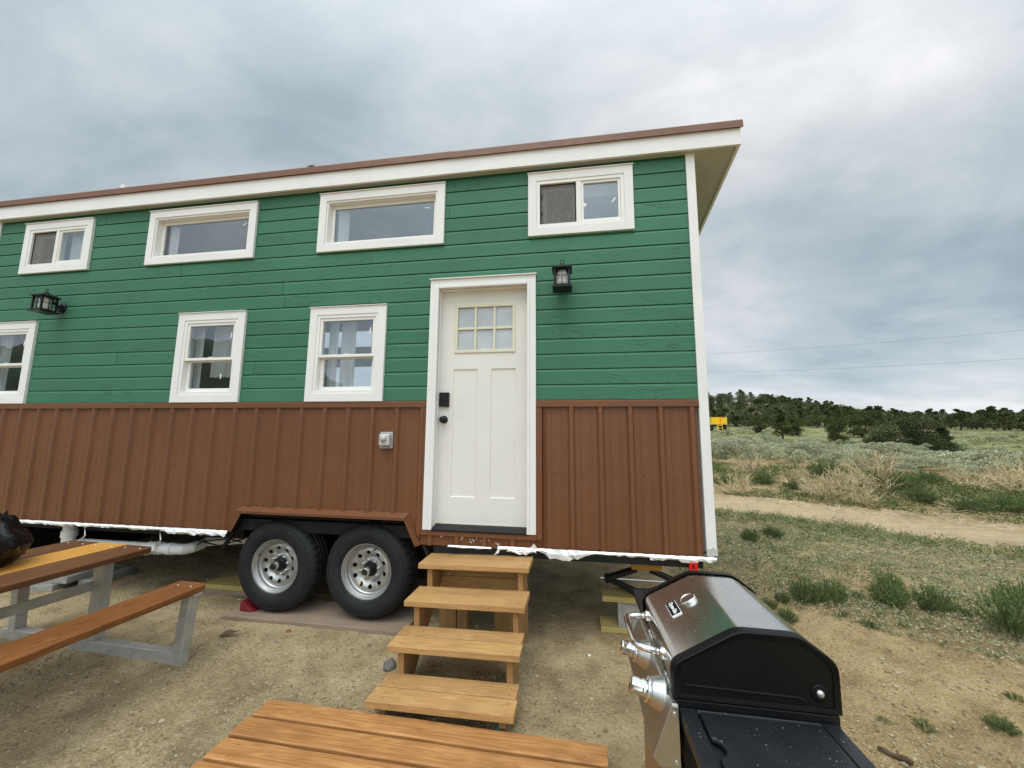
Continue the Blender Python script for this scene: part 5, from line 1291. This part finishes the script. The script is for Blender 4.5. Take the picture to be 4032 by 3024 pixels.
while len(pts) < 125 and tries < 20000:
    tries += 1
    w = rg.uniform(-9, 7.5); hi = 20-.25*(w+9)*1.1; t = rg.uniform(12.6, max(14.5, hi)) if w < 2 else rg.uniform(12.6, 15.0)
    x = .6*t+.8*w; y = .8*t-.6*w-3.2
    if any((x-a)**2+(y-b)**2 < .80 for a, b, _ in pts) or any((x-a)**2+(y-b)**2 < 1.3 for a, b in ((13.3,15.55),(14.2,15.55),(14.95,15.35),(13.0,14.6),(13.8,14.5))): continue
    pts.append((x, y, rg.uniform(.62, 1.0)))
for i, (x, y, s) in enumerate(pts):
    put(sages[i % 5], 'sagebrush', (x, y, gz(x, y)-.04), rg.uniform(0, 6.28), (s*1.3, s*1.3, s*rg.uniform(.80, 1.05)*float(np.interp(.8*x-.6*(y+3.2), [-5, -1, 3], [1.45, 1.0, .75]))), 'grey green sagebrush in the dense belt beyond the dirt road', 'sagebrush', 'sagebrush belt beyond the road')
pts = []
while len(pts) < 120:
    t = 18+46*rg.uniform(0, 1)**1.4; w = rg.uniform(-.75, .38)*t; x = .6*t+.8*w; y = .8*t-.6*w-3.2
    if x < 2.5: continue
    pts.append((x, y)); s = rg.uniform(.45, 1.0); put(sages[len(pts) % 5], 'sagebrush', (x, y, gz(x, y)-.05), rg.uniform(0, 6.28), (s*1.2, s*1.2, s*.95), 'low grey sagebrush dotted over the green meadow before the trees', 'sagebrush', 'sagebrush on the meadow')
# meadow grass clumps as one mass
rg = np.random.default_rng(99); L_s = []
PM = []; DM = []
for i in range(9000):
    t = 15+62*rg.uniform(0, 1)**1.3; w = rg.uniform(-.78, .42)*t; x = .6*t+.8*w; y = .8*t-.6*w-3.2
    if x < 2.5: continue
    k = 9; z = float(terr(x, y))+micro(x, y); a = rg.uniform(0, 6.28, k); r = rg.uniform(0, .3, k)
    PM.append(np.stack([x+r*np.cos(a), y+r*np.sin(a), np.full(k, z-.03)], 1)); DM.append(np.stack([np.cos(a)*.9, np.sin(a)*.9, rg.uniform(.5, 1.5, k)], 1))
P, D_ = np.concatenate(PM), np.concatenate(DM); v, f = leaves(P, D_, rg.uniform(.08, .19, len(P)), rg.uniform(.025, .055, len(P)), rg)
tag(mesh_obj('meadow_grass', v, f, M_mead), 'short yellow green grass over the meadow up to the trees', 'grass', kind='stuff')

# junipers and pinyons
def tree_mesh(seed, H, Rr, nl, L, shape, trunk_h=.25, lobes=11):
    rg = np.random.default_rng(seed); m = MB(); rr = random.Random(seed)
    tips = []
    nst = 1 if shape == 'pinyon' else 3
    for s_ in range(nst):
        lean = Vector((rr.uniform(-.25, .25), rr.uniform(-.25, .25), 1)) if nst > 1 else Vector((rr.uniform(-.08, .08), rr.uniform(-.08, .08), 1))
        pts = [Vector((0, 0, -.1))+lean*H*.8*t+Vector((rr.uniform(-1, 1), rr.uniform(-1, 1), 0))*H*.015 for t in np.linspace(0, 1, 6)]
        m.tube(pts, [H*.035*(1-.8*t) for t in np.linspace(0, 1, 6)], 6, False)
        for b in range(5):
            k = rr.randint(1, 4); a = rr.uniform(0, 6.28); e = pts[k]+Vector((math.cos(a), math.sin(a), .35))*Rr*.7*(1-k/7); m.tube([pts[k], (pts[k]+e)/2+Vector((0, 0, H*.03)), e], [H*.014, H*.009, H*.004], 5, False)
    Ps, Ds = [], []
    for i in range(lobes):
        if shape == 'pinyon':
            h = trunk_h+(1-trunk_h)*(i+.5)/lobes; rad = Rr*(1-((h-trunk_h)/(1-trunk_h))**1.5*.85); a = rg.uniform(0, 6.28); off = rad*rg.uniform(.2, .75); c_ = np.array([off*math.cos(a), off*math.sin(a), h*H*.93]); rl = rad*rg.uniform(.38, .62)
        else:
            h = rg.uniform(trunk_h, .85); rad = Rr*(1-.5*abs(h-.45)); a = rg.uniform(0, 6.28); off = rad*rg.uniform(.15, .85); c_ = np.array([off*math.cos(a), off*math.sin(a), h*H]); rl = Rr*rg.uniform(.24, .46)
        k = max(12, int(nl/lobes)); d = unit(k, rg); q = d*(rg.uniform(.35, 1.08, (k, 1)))*rl*np.array([1.15, 1.15, .72]); Ps.append(c_+q); u = d*.8+np.array([0, 0, .45])+unit(k, rg)*.6; Ds.append(u)
    P, D_ = np.concatenate(Ps), np.concatenate(Ds); keep = P[:, 2] > .06*H; P, D_ = P[keep], D_[keep]
    v, f = leaves(P, D_, rg.uniform(.6, 1.4, len(P))*L, rg.uniform(.4, .75, len(P))*L, rg)
    me = bpy.data.meshes.new('crown'); me.from_pydata(v.tolist(), [], f.tolist())
    mt = bpy.data.meshes.new('trunk'); mt.from_pydata(m.v, [], m.f); mt.materials.append(M_trunk); return me, mt
def plant(pair, mat, name, x, y, rz, s, label, group=None, cat='tree'):
    me, mt = pair
    if not me.materials: me.materials.append(mat)
    r = bpy.data.objects.new(name, None); COL.objects.link(r); r.location = (x, y, gz(x, y)-.05); r.rotation_euler = (0, 0, rz); r.scale = s if hasattr(s, '__len__') else (s, s, s)
    for nm, d in (('trunk', mt), ('crown', me)):
        o = bpy.data.objects.new(nm, d); COL.objects.link(o); o.parent = r
    tag(r, label, cat, group); return r
near = [tree_mesh(201, 2.0, 1.35, 15000, .085, 'juniper', .12, 20), tree_mesh(202, 2.3, 1.15, 14000, .085, 'juniper', .10, 20), tree_mesh(203, 2.2, .95, 11000, .08, 'pinyon', .06, 16)]
plant(near[0], M_jun, 'juniper_tree', 13.30, 15.55, .4, (.66, .66, .56), 'wide dark juniper, left one of the big dense clump in the meadow', 'juniper clump in the meadow')
plant(near[1], M_jun, 'juniper_tree', 14.20, 15.55, 2.0, (.74, .74, .72), 'tallest dark juniper in the middle of the big clump in the meadow', 'juniper clump in the meadow')
plant(near[2], M_jun, 'juniper_tree', 14.95, 15.35, 4.0, (.72, .72, .55), 'darker low juniper at the right end of the big clump in the meadow', 'juniper clump in the meadow')
mid = [tree_mesh(211, 3.6, 1.0, 4200, .14, 'pinyon', .2, 12), tree_mesh(212, 3.0, 1.3, 4500, .13, 'juniper', .14, 13), tree_mesh(213, 1.8, .95, 3000, .11, 'juniper', .05, 12)]
plant(mid[0], M_junb, 'pinyon_tree', 16.1, 29.9, .2, (.75, .75, .72), 'slim upright pinyon standing alone in the meadow right of the yellow trailer')
plant(mid[1], M_junb, 'juniper_tree', 16.5, 24.3, 1.2, (.50, .50, .62), 'spindly yellow green juniper with a bare dead base in the meadow')
plant(mid[2], M_junb, 'juniper_tree', 18.2, 39.0, .7, .95, 'small round bush like juniper just right of the yellow trailer')
plant(mid[2], M_jun, 'juniper_tree', 20.2, 35.9, 2.7, 1.15, 'dark round juniper bush before the wood, left of the spindly juniper')
plant(mid[1], M_jun, 'juniper_tree', 24.4, 34.2, 3.7, .85, 'dark juniper at the wood edge behind the big clump')
plant(mid[2], M_junb, 'juniper_tree', 22.2, 34.0, 5.0, .8, 'low yellow green juniper at the wood edge behind the spindly one')
fart = [tree_mesh(230+i, (3.6, 4.4, 3.2, 4.0)[i], (1.7, 1.6, 1.8, 1.45)[i], 1150, .25, ('juniper', 'pinyon')[i % 2], .16, 12) for i in range(4)]
far2 = [tree_mesh(240+i, (3.6, 4.4)[i], (1.7, 1.5)[i], 1100, .25, ('juniper', 'pinyon')[i % 2], .2, 10) for i in range(2)]
rg = np.random.default_rng(55); tp = []
tries = 0
while len(tp) < 296 and tries < 60000:
    tries += 1
    az = rg.uniform(15.0, 54.0); a = R(az); base = float(np.interp(az, [17, 22, 27, 31, 36, 40, 46, 54], [82, 83, 82, 80, 78, 76, 75, 75]))
    d = base+rg.uniform(0, 1)**1.5*(70 if az < 33 else 60); x, y = d*math.sin(a), d*math.cos(a)-3.2
    gap = 2.3 if d < base+14 else (3.0 if az > 27 else 3.6)
    if az < 25 and d > base+42 and rg.uniform(0, 1) < .55: continue
    if any((x-p)**2+(y-q)**2 < gap**2 for p, q in tp): continue
    tp.append((x, y)); s = rg.uniform(.62, 1.08)*float(np.interp(az, [18, 30, 40, 54], [.95, .86, .74, .80])); k = rg.integers(0, 6); pr_ = fart[k] if k < 4 else far2[k-4]
    front = d < base+9
    plant(pr_, M_jun if k < 4 else M_junb, 'juniper_tree', x, y, rg.uniform(0, 6.28), (s*1.42, s*1.42, s), 'dark juniper in the front row of the wood behind the meadow' if front else 'juniper tree on the wooded hillside behind the meadow', 'front row of the wood' if front else 'trees on the wooded hillside')

# the rest of the wood, filling in behind and between the single trees
rg = np.random.default_rng(66); PM = []; DM = []; SZ = []
for i in range(620):
    az = rg.uniform(4, 62); a = R(az); base = float(np.interp(az, [17, 22, 27, 31, 36, 40, 46, 54], [82, 83, 82, 80, 78, 76, 75, 75])); d = base+5+rg.uniform(0, 1)**1.2*95; x, y = d*math.sin(a), d*math.cos(a)-3.2
    if az < 25 and d > base+46 and rg.uniform(0, 1) < .7: continue
    z = gz(x, y); H = rg.uniform(1.7, 3.1)*float(np.interp(az, [18, 30, 40, 54], [1, .92, .78, .84])); w_ = rg.uniform(1.0, 1.7)
    for l in range(5):
        c_ = np.array([x+rg.uniform(-.6, .6)*w_, y+rg.uniform(-.6, .6)*w_, z+H*rg.uniform(.3, .78)]); k = 46; dd = unit(k, rg); PM.append(c_+dd*rg.uniform(.4, 1.05, (k, 1))*w_*.52*np.array([1, 1, .75])); DM.append(dd+unit(k, rg)*.6+np.array([0, 0, .4]))
P, D_ = np.concatenate(PM), np.concatenate(DM); v, f = leaves(P, D_, rg.uniform(.18, .36, len(P)), rg.uniform(.10, .20, len(P)), rg)
tag(mesh_obj('far_wood', v, f, M_jun), 'dense dark wood of low trees covering the hillside behind the front row', 'wood', kind='stuff')

# yellow farm trailer ------------------------------------------------------------
wx, wy = 18.62, 50.2; wz = gz(wx, wy)-.15
wag = bpy.data.objects.new('farm_trailer', None); COL.objects.link(wag); wag.location = (wx, wy, wz); wag.rotation_euler = (0, 0, R(-1)); wag.scale = (.84, .84, 1.30); ORI[wag.name] = (0, 0, 0)
tag(wag, 'bright yellow open farm trailer with rear steps parked before the wood', 'trailer')
def wp(m, n, mat=None): return m.build(n, mat or M_yel, wag, origin=(0,0,0))
wp(MB().box(-1.05, 1.05, 0, 2.7, .72, .82), 'trailer_bed')
for s_ in (-1, 1):
    m = MB(); m.prism([(0, .84), (2.7, .84), (2.7, 1.52), (0, 1.40)], 'x', s_*1.05-.03, s_*1.05+.03); m.box(s_*1.08-.05, s_*1.08+.05, -.02, 2.72, .70, .80); m.box(s_*1.07-.05, s_*1.07+.05, -.01, 2.71, 1.40, 1.46)
    for y_ in (.05, .95, 1.8, 2.65): m.box(s_*1.09-.04, s_*1.09+.04, y_-.04, y_+.04, .80, 1.42)
    wp(m, 'side_wall')
    for y_ in (.42, 1.25, 2.3):
        m = MB(); m.lathe([(.10, -.10), (.30, -.12), (.36, -.08), (.36, .08), (.30, .12), (.10, .10)], (s_*.92, y_, .36), (1,0,0), 18); wp(m, 'wheel', M_rubber)
m = MB(); m.box(-1.05, 1.05, 2.68, 2.74, .84, 1.5); wp(m, 'front_wall')
m = MB(); m.box(-1.05, -.36, -.03, .03, .84, 1.38); m.box(.36, 1.05, -.03, .03, .84, 1.38); m.box(-.42, -.34, -.04, .04, .80, 1.46); m.box(.34, .42, -.04, .04, .80, 1.46); wp(m, 'rear_gate')
m = MB(); m.box(-.40, .40, 1.0, 1.4, .83, 1.05); wp(m, 'bench_seat')
m = MB()
for s_ in (-1, 1): m.prism([(-.02, .80), (.06, .80), (-.42, .06), (-.50, .06)], 'x', s_*.36-.03, s_*.36+.03)
for k in range(3): m.box(-.33, .33, -.50+.16*k, -.34+.16*k, .10+.24*k, .15+.24*k)
wp(m, 'rear_steps')
m = MB(); m.box(-.6, .6, .2, 2.6, .55, .715); m.tube([(0, 2.7, .62), (0, 4.0, .5)], .05, 8); wp(m, 'drawbar', M_black)

# power lines ----------------------------------------------------------------------
def wire(name, za, zb, lab, dy):
    a = Vector((12.4, 38-3.2+dy, za)); b = Vector((28.2, 28.4-3.2+dy, zb)); d = b-a; m = MB()
    pts = [a+d*t+Vector((0, 0, .55*((t-.5)**2-.25))) for t in np.linspace(-1.0, 2.2, 40)]
    m.tube(pts, .0075, 5, False); o = m.build(name, simple('wire_grey', (.16,.17,.18), .6, var=.05), None, origin=(20, 30, 6)); tag(o, lab, 'power line', 'power lines')
wire('power_line', 7.52, 6.68, 'upper thin power line crossing the sky right of the house', 0)
wire('power_line', 5.76, 4.88, 'lower thin power line crossing the sky just above the wood', .0)

# ------------------------------------------------------------------ sky and light
W = bpy.data.worlds.new('World'); scene.world = W; W.use_nodes = True; N = W.node_tree.nodes; L = W.node_tree.links
bg = N['Background']; bg.inputs['Strength'].default_value = .10
SUN_EL, SUN_AZ = R(68), R(196)      # azimuth from +Y clockwise: behind the photographer
sky = N.new('ShaderNodeTexSky'); sky.sky_type = 'NISHITA'; sky.sun_disc = False; sky.sun_elevation = SUN_EL; sky.sun_rotation = SUN_AZ; sky.altitude = 2000; sky.dust_density = 1.5
tc = N.new('ShaderNodeTexCoord'); sep = N.new('ShaderNodeSeparateXYZ'); L.new(tc.outputs['Generated'], sep.inputs[0])
zc = mth(N, L, 'ADD', mth(N, L, 'MAXIMUM', sep.outputs[2], 0.0), .32)
px = mth(N, L, 'DIVIDE', sep.outputs[0], zc); py = mth(N, L, 'DIVIDE', sep.outputs[1], zc)
cx = N.new('ShaderNodeCombineXYZ'); L.new(px, cx.inputs[0]); L.new(py, cx.inputs[1])
def cl(scale, off, det=6, rough=.55, dist=.4, rot=0, sc=(1,1,1)):
    mp = N.new('ShaderNodeMapping'); mp.inputs['Location'].default_value = off; mp.inputs['Rotation'].default_value = (0, 0, rot); mp.inputs['Scale'].default_value = sc
    L.new(cx.outputs[0], mp.inputs[0]); return noisen(N, L, mp.outputs[0], scale, det, rough, dist)
n1 = cl(1.15, (3.1, 1.7, 0), 7, .52, .5, R(30), (1, 1.5, 1)); n2 = cl(3.4, (8.3, 2.2, 1), 6, .55, .3, R(20), (1, 1.4, 1))
v = mth(N, L, 'ADD', mth(N, L, 'MULTIPLY', mth(N, L, 'SUBTRACT', n1, .5), CLOUD_A), mth(N, L, 'MULTIPLY', mth(N, L, 'SUBTRACT', n2, .5), CLOUD_B))
v = mth(N, L, 'ADD', v, .55)
def blob(d, k, wgt):
    global v
    vm = N.new('ShaderNodeVectorMath'); vm.operation = 'DOT_PRODUCT'; vm.inputs[1].default_value = Vector(d).normalized(); L.new(tc.outputs['Generated'], vm.inputs[0])
    e = mth(N, L, 'POWER', mth(N, L, 'MAXIMUM', vm.outputs['Value'], 0), k); v = mth(N, L, 'ADD', v, mth(N, L, 'MULTIPLY', e, wgt))
for b_ in BLOBS: blob(*b_)
cc = ramp(N, L, v, CLOUD_RAMP)
sc10 = N.new('ShaderNodeVectorMath'); sc10.operation = 'SCALE'; L.new(cc, sc10.inputs[0])
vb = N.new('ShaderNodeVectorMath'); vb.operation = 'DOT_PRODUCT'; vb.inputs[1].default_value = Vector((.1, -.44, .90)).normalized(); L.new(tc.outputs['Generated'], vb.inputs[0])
bright = mth(N, L, 'MULTIPLY', mth(N, L, 'POWER', mth(N, L, 'MAXIMUM', vb.outputs['Value'], 0), 2.5), BACK_GLOW*CLOUD_GAIN)   # unseen sky overhead and behind brightened, added as fill light
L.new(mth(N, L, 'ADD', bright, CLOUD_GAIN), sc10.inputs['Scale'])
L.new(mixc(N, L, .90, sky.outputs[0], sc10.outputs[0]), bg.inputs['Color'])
sl_ = bpy.data.lights.new('sun', 'SUN'); sl_.energy = SUN_E; sl_.angle = R(SUN_ANG); sl_.color = (1, .965, .91)
so_ = bpy.data.objects.new('sun', sl_); COL.objects.link(so_)
sd = Vector((math.sin(SUN_AZ)*math.cos(SUN_EL), math.cos(SUN_AZ)*math.cos(SUN_EL), math.sin(SUN_EL)))
so_.rotation_euler = sd.to_track_quat('Z', 'Y').to_euler(); so_.location = sd*60

# ------------------------------------------------------------------ camera
cam = bpy.data.cameras.new('camera'); co = bpy.data.objects.new('camera', cam); COL.objects.link(co)
cam.sensor_width = 36; cam.lens = 13.5214; cam.clip_start = .02; cam.clip_end = 3000
p, r, y = .12724015, .00710363, -.15755298
cy, sy, cp_, sp2, cr_, sr = math.cos(y), math.sin(y), math.cos(p), math.sin(p), math.cos(r), math.sin(r)
Fw = Vector((sy*cp_, cy*cp_, sp2)); Rt = Vector((cy, -sy, 0)); Up = Rt.cross(Fw)
R2 = Rt*cr_+Up*sr; U2 = -Rt*sr+Up*cr_
co.matrix_world = Matrix(((R2.x, U2.x, -Fw.x, 0), (R2.y, U2.y, -Fw.y, -3.2), (R2.z, U2.z, -Fw.z, 0), (0,0,0,1)))
scene.camera = co
scene.view_settings.view_transform = 'Standard'; scene.view_settings.look = 'None'; scene.view_settings.gamma = 1; scene.view_settings.use_curve_mapping = False
scene.view_settings.exposure = EXPO
scene.render.resolution_x = 1024; scene.render.resolution_y = 768
